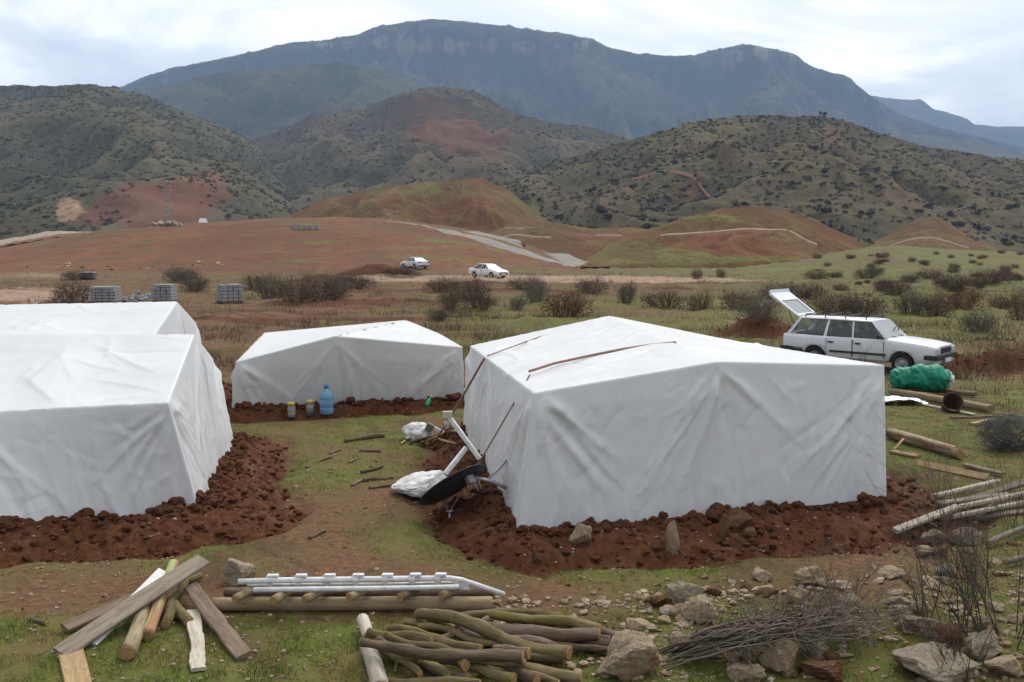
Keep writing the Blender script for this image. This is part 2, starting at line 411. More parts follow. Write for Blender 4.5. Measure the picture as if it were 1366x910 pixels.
# ------------------------------------------------------------------ hills
HILLS = {}
def hill(name, outline, D, foot, mat, nu, nv, back=.9, shape=1.15, gul=.10, gl=.12, seed=1, cliff=0, Dn=.06, blobs=None, rough=.002, ramp_foot=None):
    px = np.linspace(outline[0][0], outline[-1][0], nu)
    pts = [PY(a, b, D) for a, b in outline]
    u_k = np.array([q[0] / q[1] for q in pts]); s_k = np.array([(q[2] - H) / q[1] for q in pts])
    u = np.linspace(u_k[0], u_k[-1], nu)
    def prof(uu):
        s = np.interp(uu, u_k, s_k)
        Dd = D * (1 + Dn * gn(uu * 5, 0 * uu + .5, seed + 3))
        ft = foot * (1 + .5 * Dn * gn(uu * 7, 0 * uu + .5, seed + 4))
        return s, Dd, ft
    def zfun(uu, Y, aux=False):
        s, Dd, ft = prof(uu)
        t = (Y - ft) / (Dd - ft)
        zr = H + s * Dd
        crest = rough * .5 * Dd * (fbm(uu * 60, 0 * uu, 4, seed + 5) + .6 * gn(uu * 420, 0 * uu, seed + 6))
        tc = np.clip(t, 0, 1)
        sh = tc**shape * (1 - .25 * np.sin(tc * PI) * .3)
        if cliff:
            k = 1 - cliff
            sh = np.where(tc < .86, sh * k / .86**shape, np.where(tc < .90, k + (cliff * .8) * ss(.86, .90, tc), 1 - cliff * .2 * (1 - tc) / .10))
        bk = np.clip(t - 1, 0, 3)
        z = np.maximum(zr, -4) * np.where(t <= 1, sh, np.maximum(1 - back * bk, -.1))
        env = np.sin(np.clip(t, 0, 1) * PI)**.8
        xx = uu * Y
        L = D * gl
        wx = xx + L * .35 * fbm(xx / L, Y / L, 2, seed + 9)
        gg = ridged(wx / L, Y / (L * 2.6), 4, seed) - .55
        ff = fbm(xx / (L * .5), Y / (L * .5), 4, seed + 2)
        g2 = ridged(wx / (L * .3), Y / (L * .9), 3, seed + 31) - .5
        z = z + np.maximum(zr, 0) * env * (gul * 1.9 * gg + gul * .7 * ff + gul * .38 * g2)
        z = z + np.maximum(zr, 0) * np.clip(t, 0, 1) * .014 * fbm(xx / (L * .12), Y / (L * .12), 3, seed + 7)
        z = np.where((t > .3) & (t < 1), np.minimum(z, H + s * Y - (1 - t) * .04 * np.maximum(zr, 0)), z) + crest * ss(.8, 1, t)
        z = z - .9 * (1 - ss(0, .07, t))
        if aux: return z, np.clip(.5 + gg * 1.1 + .5 * g2, 0, 1)
        return np.where(t < -.02, -6 + 0 * z, z)
    t = np.concatenate([np.linspace(-.03, 1.0, int(nv * .8)), np.linspace(1.0, 1.7, nv - int(nv * .8) + 1)[1:]])
    U, Tt = np.meshgrid(u, t, indexing='ij')
    s, Dd, ft = prof(U)
    Y = ft + Tt * (Dd - ft); X = U * Y; Z = zfun(U, Y)
    V = np.stack([X, Y, Z], -1).reshape(-1, 3)
    me = np_mesh(name, V, grid_quads(nu, nv))
    pxx, pyy = project(X, Y, Z)
    m = np.zeros(X.shape + (4,)); m[..., 3] = zfun(U, Y, True)[1]  # alpha holds gully relief, which drives shading painted into the slope colour
    vis = 1 - ss(1.0, 1.05, Tt)
    for (ch, cx, cy, rx, ry, amp) in (blobs or []):
        m[..., ch] += amp * np.exp(-((pxx - cx) / rx)**2 - ((pyy - cy) / ry)**2) * vis
    if cliff: m[..., 1] += .58 * (np.exp(-((Tt - .885) / .022)**2) + .5 * np.exp(-((Tt - .95) / .02)**2)) * np.clip(.45 + .9 * fbm(U * 70, Tt * 5, 4, seed + 77) + .3 * gn(U * 420, Tt * 3, seed + 78), 0, 1)
    set_attr(me, 'mask', np.clip(m, 0, 1).reshape(-1, 4))
    o = link(name, me, mat); tag(o, kind='structure')
    HILLS[name if name not in HILLS else name + str(len(HILLS))] = dict(z=zfun, prof=prof, u=u_k, D=D)
    return o

def hill_mat(name, base, dark, red, tan, green, S, dots=1.0, bumpd=2.0):
    """scrub covered slope: speckled base, bare red soil, tan cuts, grassy patches; S is the size of one speckle in metres"""
    t = newmat(name); p = t.pos(); at = t.n('ShaderNodeAttribute', attribute_name='mask')
    sep = t.n('ShaderNodeSeparateColor'); t.l(at.outputs['Color'], sep.inputs[0])
    n1 = t.noise(p, 1 / (S * 3), 6, .68); n2 = t.noise(p, 1 / (S * 25), 6, .62); n3 = t.noise(t.pos((1, .35, 1)), 1 / (S * 7), 6, .7, .6)
    c = t.ramp(n2, [(.3, base), (.7, green)])
    rm = t.math('ADD', sep.outputs[0], t.math('MULTIPLY', t.math('SUBTRACT', n3, .5), 1.3))
    c = t.mix(t.mrange(rm, .33, .62), c, t.mix(n1, tuple(a * .7 for a in red), tuple(a * 1.25 for a in red)))
    tm = t.math('ADD', sep.outputs[1], t.math('MULTIPLY', t.math('SUBTRACT', n3, .5), 1.2))
    c = t.mix(t.mrange(tm, .4, .65), c, tan)
    gm = t.math('ADD', sep.outputs[2], t.math('MULTIPLY', t.math('SUBTRACT', n3, .5), 1.2))
    c = t.mix(t.mrange(gm, .4, .65), c, tuple(a * 1.25 for a in green))
    vo = t.n('ShaderNodeTexVoronoi', i_Scale=1 / (S * 2.0)); t.l(p, vo.inputs['Vector'])
    sp = t.mrange(vo.outputs['Distance'], .28, .42, 1, 0)
    sp = t.math('MULTIPLY', sp, t.mrange(n2, .36, .58, .45, 1)); sp = t.math('MULTIPLY', sp, t.mrange(rm, .3, .8, 1, .35))
    c = t.mix(t.math('MULTIPLY', sp, dots), c, dark)
    c = t.mix(t.mrange(n1, .3, .75, .0, .55), c, dark)
    gv = t.math('ADD', at.outputs['Alpha'], t.math('MULTIPLY', t.math('SUBTRACT', n1, .5), .6))
    c = t.mix(t.mrange(gv, .55, .25, 0, .75 * dots), c, dark); c = t.mix(t.mrange(gv, .62, .9, 0, .22), c, t.mix(.5, tan, base))  # relief shading put into the colour: gullies darkened as denser scrub, spurs lightened
    nm = t.bump(n1, .7, S * bumpd * .4); nm = t.bump(n3, .6, S * bumpd, nm)
    t.bsdf(c, .95, nm, spec=.05); return t.m
# far mountain, shoulders and hills, each a solid slope at its own distance
M_MT = hill_mat('mountain_rock_and_scrub', (.062, .058, .046), (.030, .032, .026), (.18, .095, .06), (.34, .275, .205), (.062, .070, .046), 14, .75)
M_SH = hill_mat('mountain_scrub_slope', (.075, .062, .045), (.030, .032, .022), (.13, .065, .045), (.16, .13, .09), (.075, .078, .045), 9, .8)
M_SC = hill_mat('hill_scrub', (.100, .082, .055), (.042, .040, .026), (.15, .062, .040), (.34, .225, .135), (.095, .092, .045), 3.0, .8)
M_RH = hill_mat('hill_scrub_red_soil', (.105, .078, .055), (.045, .040, .028), (.15, .064, .043), (.27, .19, .125), (.095, .088, .05), 3.2, .8)
M_NH = hill_mat('near_hill_grass_and_soil', (.115, .080, .050), (.045, .040, .024), (.165, .078, .046), (.25, .165, .10), (.100, .092, .038), 1.6, .7)
M_RE = hill_mat('bare_red_earth', (.155, .060, .028), (.080, .033, .018), (.175, .066, .031), (.30, .20, .13), (.100, .110, .032), .8, .6, 1.6)

hill('far_ridge', [(1040, 100), (1165, 128), (1180, 131), (1230, 134), (1245, 145), (1270, 152), (1285, 156), (1300, 166), (1330, 168), (1366, 170), (1450, 172), (1700, 190)], 4700, 3300, M_MT, 320, 90, shape=1.1, seed=3, cliff=.2, gul=.06)
hill('mountain', [(-260, 210), (-60, 175), (80, 140), (165, 115), (190, 103), (230, 91), (300, 77), (350, 66), (385, 57), (430, 54), (480, 45), (500, 36), (540, 30), (575, 25), (610, 28), (650, 32), (700, 38), (750, 45), (790, 52), (815, 64), (850, 71), (900, 75), (930, 73), (960, 64), (1000, 59), (1030, 65), (1060, 73), (1085, 90), (1110, 97), (1127, 100), (1140, 111), (1165, 130), (1200, 152), (1260, 172), (1366, 196), (1500, 215), (1700, 240)], 3300, 1500, M_MT, 1100, 300, shape=1.25, seed=11, cliff=.19, gul=.12, gl=.075,
     blobs=[(0, 740, 48, 40, 9, .5), (0, 590, 50, 60, 9, .42), (0, 1040, 80, 40, 10, .4), (1, 540, 60, 9, 40, .45), (1, 650, 62, 130, 9, .35), (1, 1010, 72, 60, 12, .35), (1, 480, 60, 80, 10, .3)])
hill('shoulder', [(-200, 190), (60, 150), (165, 121), (230, 112), (300, 95), (360, 93), (420, 84), (470, 85), (520, 97), (560, 112), (600, 140), (660, 190), (740, 230), (900, 280)], 2100, 1050, M_SH, 700, 180, seed=23, gul=.11, shape=1.1)
hill('shoulder', [(1080, 235), (1150, 200), (1210, 178), (1290, 186), (1366, 205), (1500, 215), (1700, 230)], 2500, 1500, M_SH, 300, 100, seed=29, gul=.08, shape=1.1)
hill('hill', [(-420, 135), (-250, 120), (-100, 117), (0, 114), (60, 115), (120, 112), (150, 116), (200, 130), (240, 147), (280, 163), (310, 173), (340, 192), (370, 225), (410, 262), (450, 295), (480, 315)], 850, 300, M_SC, 800, 260, seed=37, gul=.10, gl=.16, shape=1.0,
     blobs=[(0, 225, 272, 70, 32, 1.0), (0, 275, 245, 40, 20, .6), (0, 170, 280, 40, 26, .8), (1, 88, 285, 16, 22, .85), (1, 105, 275, 26, 12, .5), (0, 118, 292, 25, 20, .6), (0, 320, 215, 30, 14, .45), (1, 290, 200, 14, 18, .5), (2, 60, 165, 60, 22, .35), (2, 170, 200, 80, 40, .25)])
hill('hill', [(230, 265), (270, 225), (300, 204), (340, 186), (380, 172), (410, 156), (450, 150), (490, 143), (515, 131), (550, 120), (575, 115), (600, 118), (630, 120), (660, 135), (690, 152), (740, 165), (790, 170), (830, 183), (880, 205), (960, 250), (1050, 300)], 1050, 420, M_RH, 800, 260, seed=43, gul=.12, gl=.15, shape=1.05,
     blobs=[(0, 580, 160, 62, 32, 1.0), (0, 430, 170, 55, 14, .45), (0, 345, 205, 40, 22, .5), (0, 640, 200, 60, 30, .45), (0, 470, 215, 50, 25, .3), (1, 570, 165, 14, 26, .3), (1, 345, 195, 30, 14, .3), (0, 720, 170, 60, 20, .45), (2, 680, 225, 70, 14, .3), (0, 520, 240, 60, 14, .3)])
hill('hill', [(560, 300), (640, 246), (660, 240), (700, 228), (740, 215), (780, 205), (830, 190), (870, 178), (920, 165), (960, 157), (1000, 153), (1050, 155), (1100, 155), (1140, 165), (1180, 180), (1230, 195), (1280, 202), (1330, 210), (1366, 213), (1500, 225), (1750, 250)], 540, 285, M_NH, 900, 300, seed=57, gul=.16, gl=.17, shape=1.0,
     blobs=[(2, 900, 185, 90, 20, .5), (2, 1000, 168, 60, 12, .5), (0, 1110, 180, 26, 22, .6), (0, 1150, 215, 30, 20, .5), (0, 930, 262, 60, 22, .6), (0, 800, 250, 60, 18, .35), (2, 1230, 225, 60, 14, .4), (1, 960, 268, 12, 14, .3), (0, 1240, 310, 70, 20, .6), (1, 745, 225, 12, 20, .3), (0, 1340, 235, 60, 22, .35), (0, 860, 225, 60, 14, .3)])
hill('mound', [(340, 305), (380, 290), (400, 282), (440, 264), (500, 252), (560, 244), (600, 241), (640, 238), (680, 254), (710, 280), (735, 297), (790, 320)], 340, 235, M_RE, 420, 130, seed=61, rough=.0006, gul=.12, gl=.09, shape=.8,
     blobs=[(2, 520, 258, 120, 7, .6), (2, 610, 246, 40, 8, .6), (2, 690, 268, 12, 25, .5), (1, 520, 283, 26, 8, .6), (1, 540, 296, 60, 5, .5)])
hill('mound', [(540, 296), (590, 301), (650, 309), (690, 299), (720, 296), (745, 298), (790, 305), (840, 303), (880, 308), (940, 340)], 265, 205, M_RE, 340, 90, seed=67, rough=.0006, gul=.12, gl=.08, shape=.8, blobs=[(1, 830, 303, 40, 4, .5), (1, 690, 304, 40, 4, .6)])
hill('mound', [(745, 362), (790, 340), (830, 314), (880, 302), (905, 292), (960, 279), (1000, 276), (1060, 285), (1100, 300), (1140, 318), (1160, 332), (1210, 352)], 190, 138, M_RE, 460, 130, seed=71, rough=.0006, gul=.10, gl=.07, shape=.9, Dn=.02,
     blobs=[(2, 835, 337, 75, 17, 1.0), (2, 960, 291, 75, 8, .8), (2, 1010, 346, 110, 6, .7), (2, 905, 345, 60, 14, .7)])
hill('mound', [(1120, 345), (1150, 328), (1190, 308), (1228, 291), (1250, 289), (1290, 310), (1340, 330), (1400, 340), (1500, 350)], 330, 240, M_RE, 300, 100, seed=73, rough=.0006, gul=.14, gl=.08, shape=.9, blobs=[(1, 1230, 338, 60, 4, .7), (2, 1180, 330, 40, 20, .4), (2, 1340, 335, 50, 10, .5), (2, 1235, 296, 40, 8, .4)])

# ------------------------------------------------------------------ roads laid on the ground
def drape(name, pts, width, mat, lift=.12, n=90, flat=True):
    """pts: picture points on the ground, in order; the strip keeps a real width"""
    w = [PG(*p) if len(p) == 2 else Vector(p) for p in pts]
    k = np.linspace(0, len(w) - 1, n); a = np.array([tuple(q) for q in w])
    x = np.interp(k, range(len(w)), a[:, 0]); y = np.interp(k, range(len(w)), a[:, 1])
    for _ in range(8):
        x[1:-1] = (x[:-2] + x[2:] + 2 * x[1:-1]) / 4; y[1:-1] = (y[:-2] + y[2:] + 2 * y[1:-1]) / 4
    tx, ty = np.gradient(x), np.gradient(y); L = np.hypot(tx, ty); nx, ny = -ty / L, tx / L
    V = []
    for q in (-.5, -.25, 0, .25, .5):
        xx = x + nx * width * q; yy = y + ny * width * q
        V.append(np.stack([xx, yy, G(xx, yy) + lift], -1))
    zc = np.max([v[:, 2] for v in V], axis=0)
    if flat:
        for v in V: v[:, 2] = zc
    lo = [V[0].copy(), V[-1].copy()]; lo[0][:, 2] -= .7; lo[1][:, 2] -= .7; lo[0][:, :2] += (V[0] - V[-1])[:, :2] * .3; lo[1][:, :2] -= (V[0] - V[-1])[:, :2] * .3
    V = np.stack([lo[0]] + V + [lo[1]], 0)
    me = np_mesh(name, V.reshape(-1, 3), grid_quads(V.shape[0], V.shape[1])); nq = V.shape[1] - 1; mi = np.zeros(len(me.polygons), np.int32); mi[:nq] = 1; mi[-nq:] = 1; me.polygons.foreach_set('material_index', mi)
    return tag(link(name, me, [mat, M_BANK]), kind='structure')
M_BANK = simple('red_earth_bank', (.15, .070, .036), .95, .3, .8)
M_ASPH = simple('worn_asphalt', (.20, .175, .15), .9, .2, .5, 0, kind='Object')
M_GRAV = simple('pale_gravel', (.27, .21, .155), .95, .25, 1.2, .3)
drape('road', [(520, 297.5), (556, 301), (592, 308), (640, 321), (700, 340), (760, 353), (794, 358.5)], 4.0, M_ASPH)
drape('road', [(628, 311), (660, 319), (690, 328), (740, 343.5), (780, 353.5), (796, 357.5)], 4.0, M_ASPH, .12)
drape('gravel_road', [PY(-160, 333, 224), PY(0, 326, 224), PY(60, 318, 226), PY(110, 311, 228), PY(160, 304, 232)], 14, M_GRAV, .25, flat=False)

def bench(h, pts, width, mat, name='gravel_road'):
    """a track cut along a hillside: pts are (u, Y) in plan"""
    k = np.linspace(0, len(pts) - 1, 70); u = np.interp(k, range(len(pts)), [p[0] for p in pts]); Y = np.interp(k, range(len(pts)), [p[1] for p in pts])
    for _ in range(4): Y[1:-1] = (Y[:-2] + Y[2:] + 2 * Y[1:-1]) / 4
    z = h['z'](u, Y) + .25
    for _ in range(10): z[1:-1] = (z[:-2] + z[2:]) / 2
    rows = [(-width * .5 - 1.8, -1.6), (-width * .5, 0), (width * .5, .25), (width * .5 + .3, -1)]
    V = np.stack([np.stack([u * (Y + a), Y + a, z + b_], -1) for a, b_ in rows], 0)
    me = np_mesh(name, V.reshape(-1, 3), grid_quads(4, 70)); mi = np.ones(len(me.polygons), np.int32); mi[69:138] = 0; me.polygons.foreach_set('material_index', mi)
    tag(link(name, me, [mat, M_BANK]), kind='structure')
HL = list(HILLS.values())
M_DUST = simple('dusty_track_soil', (.205, .140, .098), .95, .3, .6)
uu = lambda px: (px - CX) / F
bench(HL[9], [(uu(880), 172), (uu(930), 170), (uu(1000), 167), (uu(1050), 164), (uu(1088), 162)], 1.3, M_DUST)
bench(HL[8], [(uu(655), 240), (uu(690), 238), (uu(735), 238)], 2.0, M_DUST)
bench(HL[8], [(uu(795), 246), (uu(820), 244), (uu(845), 244)], 2.0, M_DUST)
bench(HL[6], [(uu(840), 430), (uu(880), 424), (uu(920), 410), (uu(945), 392), (uu(965), 372), (uu(975), 358)], 2.2, M_DUST)
bench(HL[10], [(uu(1185), 268), (uu(1240), 264), (uu(1290), 264)], 2.5, M_DUST)

# ------------------------------------------------------------------ light and sky
w = bpy.data.worlds.new('World'); SC.world = w; w.use_nodes = True
nt = w.node_tree; nt.nodes.clear()
def wn(typ, **kw):
    nd = nt.nodes.new(typ)
    for k, v in kw.items():
        if k.startswith('i_'): nd.inputs[k[2:]].default_value = v
        else: setattr(nd, k, v)
    return nd
SUN_EL, SUN_AZ = 50, 28          # the bright part of the cloud is ahead and to the right
sky = wn('ShaderNodeTexSky', sky_type='NISHITA', sun_disc=False, sun_elevation=math.radians(SUN_EL), sun_rotation=math.radians(SUN_AZ), altitude=800)
tc = wn('ShaderNodeTexCoord'); mp = wn('ShaderNodeMapping'); mp.inputs['Scale'].default_value = (2.0, 2.0, 7.0); mp.inputs['Location'].default_value = (1.3, .2, .35)
nt.links.new(tc.outputs['Generated'], mp.inputs['Vector'])
na = wn('ShaderNodeTexNoise', i_Scale=1.25, i_Detail=9, i_Roughness=.56, i_Distortion=.7); nt.links.new(mp.outputs[0], na.inputs['Vector'])
nb = wn('ShaderNodeTexNoise', i_Scale=.9, i_Detail=6, i_Roughness=.5, i_Distortion=.4)
mp2 = wn('ShaderNodeMapping'); mp2.inputs['Scale'].default_value = (1.6, 1.6, 5.0); mp2.inputs['Location'].default_value = (4.1, 2.2, .9)
nt.links.new(tc.outputs['Generated'], mp2.inputs['Vector']); nt.links.new(mp2.outputs[0], nb.inputs['Vector'])
ra = wn('ShaderNodeValToRGB'); e = ra.color_ramp.elements
e[0].position = .36; e[0].color = (5.6, 6.0, 6.5, 1); e[1].position = .66; e[1].color = (12.2, 11.9, 11.4, 1)
m_ = e.new(.5); m_.color = (7.5, 7.6, 7.7, 1)
nt.links.new(na.outputs['Fac'], ra.inputs['Fac'])
rb = wn('ShaderNodeMapRange'); rb.inputs[1].default_value = .60; rb.inputs[2].default_value = .78; rb.inputs[3].default_value = .96; rb.inputs[4].default_value = .60
nt.links.new(nb.outputs['Fac'], rb.inputs[0])
mx = wn('ShaderNodeMix', data_type='RGBA'); nt.links.new(rb.outputs[0], mx.inputs[0])
nt.links.new(sky.outputs[0], mx.inputs[6]); nt.links.new(ra.outputs[0], mx.inputs[7])
# cloud is brighter round the hidden sun
dt = wn('ShaderNodeVectorMath', operation='DOT_PRODUCT'); nt.links.new(tc.outputs['Generated'], dt.inputs[0])
_e, _a = math.radians(SUN_EL), math.radians(SUN_AZ)
dt.inputs[1].default_value = (math.sin(_a) * math.cos(_e), math.cos(_a) * math.cos(_e), math.sin(_e))
gl = wn('ShaderNodeMapRange', interpolation_type='SMOOTHSTEP'); nt.links.new(dt.outputs['Value'], gl.inputs[0])
for i_, v_ in enumerate((-.7, 1.0, .48, 1.32)): gl.inputs[i_ + 1].default_value = v_
vm = wn('ShaderNodeVectorMath', operation='SCALE'); nt.links.new(mx.outputs[2], vm.inputs[0]); nt.links.new(gl.outputs[0], vm.inputs['Scale'])
bg = wn('ShaderNodeBackground', i_Strength=.10); nt.links.new(vm.outputs[0], bg.inputs['Color'])
wo = wn('ShaderNodeOutputWorld'); nt.links.new(bg.outputs[0], wo.inputs['Surface'])
sl = bpy.data.lights.new('sun', 'SUN'); sl.energy = 1.5; sl.angle = math.radians(28); sl.color = (1, .96, .9)
so = bpy.data.objects.new('sun', sl); COL.objects.link(so)
el, az = math.radians(SUN_EL), math.radians(SUN_AZ)
dv = Vector((math.sin(az) * math.cos(el), math.cos(az) * math.cos(el), math.sin(el)))
so.rotation_euler = dv.to_track_quat('Z', 'Y').to_euler(); so.location = (0, 0, 60)

# haze
t = newmat('haze_air'); pv = t.n('ShaderNodeVolumePrincipled', i_Density=.00018, i_Anisotropy=.0)
pv.inputs['Color'].default_value = (.46, .66, .98, 1); t.l(pv.outputs[0], t.out.inputs['Volume'])
hb = MB().box((0, 0, 395), (10600, 10600, 830)).build('haze', t.m); tag(hb, kind='stuff')
SC.view_settings.view_transform = 'Standard'; SC.view_settings.look = 'None'; SC.view_settings.gamma = 1
SC.view_settings.use_curve_mapping = False; SC.view_settings.exposure = .62
SC.render.engine = 'CYCLES'; SC.cycles.use_denoising = True
SC.cycles.max_bounces = 5; SC.cycles.volume_bounces = 0; SC.cycles.transparent_max_bounces = 12
SC.cycles.caustics_reflective = False; SC.cycles.caustics_refractive = False

# ------------------------------------------------------------------ tents
def cover_mat(name, tint):
    t = newmat(name); v = t.coord('Object')
    n1 = t.noise(v, 1.4, 5, .6); n2 = t.noise(v, 9, 5, .6)
    mp = t.coord('Object', (2.0, 2.0, .35)); n3 = t.noise(mp, 3.2, 6, .65, 1.2)
    n4 = t.noise(t.coord('Object', (.6, .6, 2.6)), 4.0, 5, .6, .8)
    c = t.ramp(n1, [(.3, tuple(a * .90 for a in tint)), (.7, tint)])
    c = t.mix(t.mrange(n2, .62, .82, 0, .10), c, (.62, .58, .52))
    n5 = t.math('ABSOLUTE', t.math('SUBTRACT', t.noise(v, 5.5, 3, .55, .8), .5)); n6 = t.math('ABSOLUTE', t.math('SUBTRACT', t.noise(v, 13, 3, .55, .5), .5))
    nm = t.bump(n3, .16, .04); nm = t.bump(n5, .2, .04, nm); nm = t.bump(n6, .10, .015, nm); nm = t.bump(n2, .06, .01, nm)
    b = t.bsdf(c, .42, nm, spec=.35)
    tr = t.n('ShaderNodeBsdfTranslucent'); tr.inputs['Color'].default_value = (.82, .85, .87, 1); t.l(nm, tr.inputs['Normal'])
    tp = t.n('ShaderNodeBsdfTransparent')
    m1 = t.n('ShaderNodeMixShader', i_0=.10); t.l(b.outputs[0], m1.inputs[1]); t.l(tr.outputs[0], m1.inputs[2])
    m2 = t.n('ShaderNodeMixShader', i_0=.17); t.l(m1.outputs[0], m2.inputs[1]); t.l(tp.outputs[0], m2.inputs[2])
    t.l(m2.outputs[0], t.out.inputs['Surface']); return t.m
M_COVER = cover_mat('white_plastic_sheet', (.80, .805, .805))
M_LINE = simple('grey_lining_cloth', (.20, .21, .22), .9, .15, 2)
M_POLE = simple('tent_pole_wood', (.32, .24, .16), .8, .25, 6)

def make_cover(base, eave, ridge, seed, fold=1.0, step=.028, sag=.05):
    base = [v3(p) for p in base]; eave = [v3(p) for p in eave]; RF, RB = [v3(p) for p in ridge]
    tops = [[eave[0], RF, eave[1]], [eave[1], eave[2]], [eave[2], RB, eave[3]], [eave[3], eave[0]]]
    hgt = np.mean([e[2] for e in eave]); M = max(8, int((hgt + .1) / step))
    V = []; Fq = []; W = []; kind = []
    def patch(Pg, kd, inf):
        nu, nv = Pg.shape[:2]; n0 = sum(len(a) for a in V)
        V.append(Pg.reshape(-1, 3)); Fq.append(grid_quads(nu, nv) + n0); kind.append(np.full(nu * nv, kd)); W.append(inf.reshape(-1, 2))
    for i, tp in enumerate(tops):
        L = [np.linalg.norm(tp[k + 1] - tp[k]) for k in range(len(tp) - 1)]
        ns = [max(4, int(l / step)) for l in L]
        T = np.concatenate([np.linspace(tp[k], tp[k + 1], ns[k] + 1)[(0 if k == 0 else 1):] for k in range(len(ns))])
        b0, b1 = base[i], base[(i + 1) % 4]; B = np.linspace(b0, b1, len(T))
        out = np.array([b1[1] - b0[1], -(b1[0] - b0[0]), 0]); out /= np.linalg.norm(out)
        q = np.linspace(0, 1, M + 1)[None, :, None]
        Pg = T[:, None] * (1 - q) + B[:, None] * q
        s = np.linspace(0, 1, len(T))[:, None] * sum(L); dn = (q[0, :, 0] * hgt)[None, :]
        d = np.zeros((len(T), M + 1))
        # creases fanning out from where the sheet hangs, and hanging folds between
        S = sum(L); rs = random.Random(seed * 7 + i)
        def crease(s0, d0, s1, d1, amp, w1, w2, grow=0.0):
            ex, ey = s1 - s0, d1 - d0; LL = math.hypot(ex, ey) + 1e-6; ux, uy = ex / LL, ey / LL
            tt = ((s - s0) * ux + (dn - d0) * uy) / LL; ds = (s - s0) * -uy + (dn - d0) * ux + .03 * gn(tt * 2 + s0 * 3, 0 * tt + d0, seed)
            en = np.clip(tt * 5, 0, 1) * np.clip((1 - tt) * 3, 0, 1) * (1 if not grow else np.clip(tt, 0, 1)**.7)
            return amp * en * np.where(ds > 0, np.exp(-ds / w1), np.exp(ds / w2))
        anchors = [(0.0, 5, 62), (S, -62, -5)] + ([(L[0], -58, 58)] if len(L) > 1 else [(S * rs.uniform(.4, .6), -40, 40)])
        for (a, lo, hi) in anchors:
            for k in range(24):
                an = math.radians(rs.uniform(lo, hi)); ln = rs.uniform(.7, 2.1)
                d += crease(a + rs.gauss(0, .05), rs.uniform(-.02, .12), a + math.sin(an) * ln, math.cos(an) * ln, rs.uniform(.010, .034) * rs.choice((1, 1, -.7)), rs.uniform(.010, .025), rs.uniform(.02, .07))
        for k in range(int(S / .12)):
            s0 = rs.uniform(0, S); d0 = rs.uniform(.0, .75) * hgt
            d += crease(s0, d0, s0 + rs.gauss(0, .16), hgt * 1.25, rs.uniform(.012, .045) * rs.choice((1, 1, -.6)), rs.uniform(.012, .03), rs.uniform(.025, .08), 1)
        for k in range(int(S / .045)):
            s0 = rs.uniform(0, S); d0 = rs.uniform(.05, .9) * hgt; an = rs.gauss(0, .75); ln = rs.uniform(.2, .8)
            d += crease(s0, d0, s0 + math.sin(an) * ln, d0 + math.cos(an) * ln, rs.uniform(.006, .018) * rs.choice((1, -1)), .010, .032)
        d += .05 * gn(s * .9 + dn * .2, dn * .3, seed + 21) * (.2 + dn / hgt) + .006 * fbm(s * 5, dn * 3, 3, seed + 25)
        d *= np.minimum(q[0, :, 0] * 8, 1)[None, :] * fold * np.minimum(1, np.minimum(s, sum(L) - s) / .18)
        Pg = Pg + out * d[..., None]
        Pg[:, -1, 2] += .03 * gn(s[:, 0] * 3, 0 * s[:, 0], seed + 40)
        patch(Pg[:, ::-1], 0, np.stack([s + 0 * dn, dn + 0 * s], -1))
    def roof(a, b, c, dd, sd):      # a->b along the front, dd->c along the back
        n1 = max(4, int(np.linalg.norm(b - a) / step)); n2 = max(4, int(np.linalg.norm(dd - a) / step))
        p = np.linspace(0, 1, n1 + 1)[:, None, None]; q = np.linspace(0, 1, n2 + 1)[None, :, None]
        Pg = a * (1 - p) * (1 - q) + b * p * (1 - q) + c * p * q + dd * (1 - p) * q
        l1 = np.linalg.norm(b - a); l2 = np.linalg.norm(dd - a)
        X = p[..., 0] * l1 + 0 * q[..., 0]; Y = q[..., 0] * l2 + 0 * p[..., 0]
        e = np.minimum(np.minimum(p, 1 - p), np.minimum(q, 1 - q))[..., 0]
        rib = np.abs(np.sin(q[..., 0] * PI * 3))
        ed = np.minimum(1, e * 9); rs = random.Random(sd)
        z = -sag * rib * np.minimum(1, e * 5)
        for k in range(int(l1 * l2 * 3.2)):
            x0, y0 = rs.uniform(0, l1), rs.uniform(0, l2); an = rs.gauss(.25, .5) + (PI / 2 if rs.random() < .3 else 0); ln = rs.uniform(.4, 1.9)
            ux, uy = math.cos(an), math.sin(an); tt = ((X - x0) * ux + (Y - y0) * uy) / ln + .5; dd_ = (X - x0) * -uy + (Y - y0) * ux + .03 * gn(tt * 2 + x0, 0 * tt + y0, sd)
            z = z + rs.uniform(.008, .030) * rs.choice((1, 1, -.8)) * np.clip(tt * 4, 0, 1) * np.clip((1 - tt) * 4, 0, 1) * np.where(dd_ > 0, np.exp(-dd_ / .018), np.exp(dd_ / .09)) * ed
        z = z + .02 * gn(X * .9 + Y * .5, Y * .8, sd + 4) * ed + .005 * fbm(X * 4, Y * 5, 3, sd + 2) * ed
        # scalloped eave where the cords pull
        z = z - .05 * np.exp(-p[..., 0] * l1 / .12) * np.clip(gn(Y * 2.2, 0 * Y, sd + 3) + .1, 0, 1)
        Pg = Pg + np.array([0, 0, 1.]) * z[..., None]
        patch(Pg, 1, np.stack([X, Y], -1))
    roof(eave[0], RF, RB, eave[3], seed + 51)
    roof(RF, eave[1], eave[2], RB, seed + 61)
    V = np.concatenate(V); Q = np.concatenate(Fq); kd = np.concatenate(kind)
    # weld
    key = np.round(V / .012).astype(np.int64)
    # smooth the eave corners a little, after welding by bmesh
    me = np_mesh('cover', V, Q)
    bm = bmesh.new(); bm.from_mesh(me); bmesh.ops.remove_doubles(bm, verts=bm.verts, dist=.012)
    bmesh.ops.recalc_face_normals(bm, faces=bm.faces)
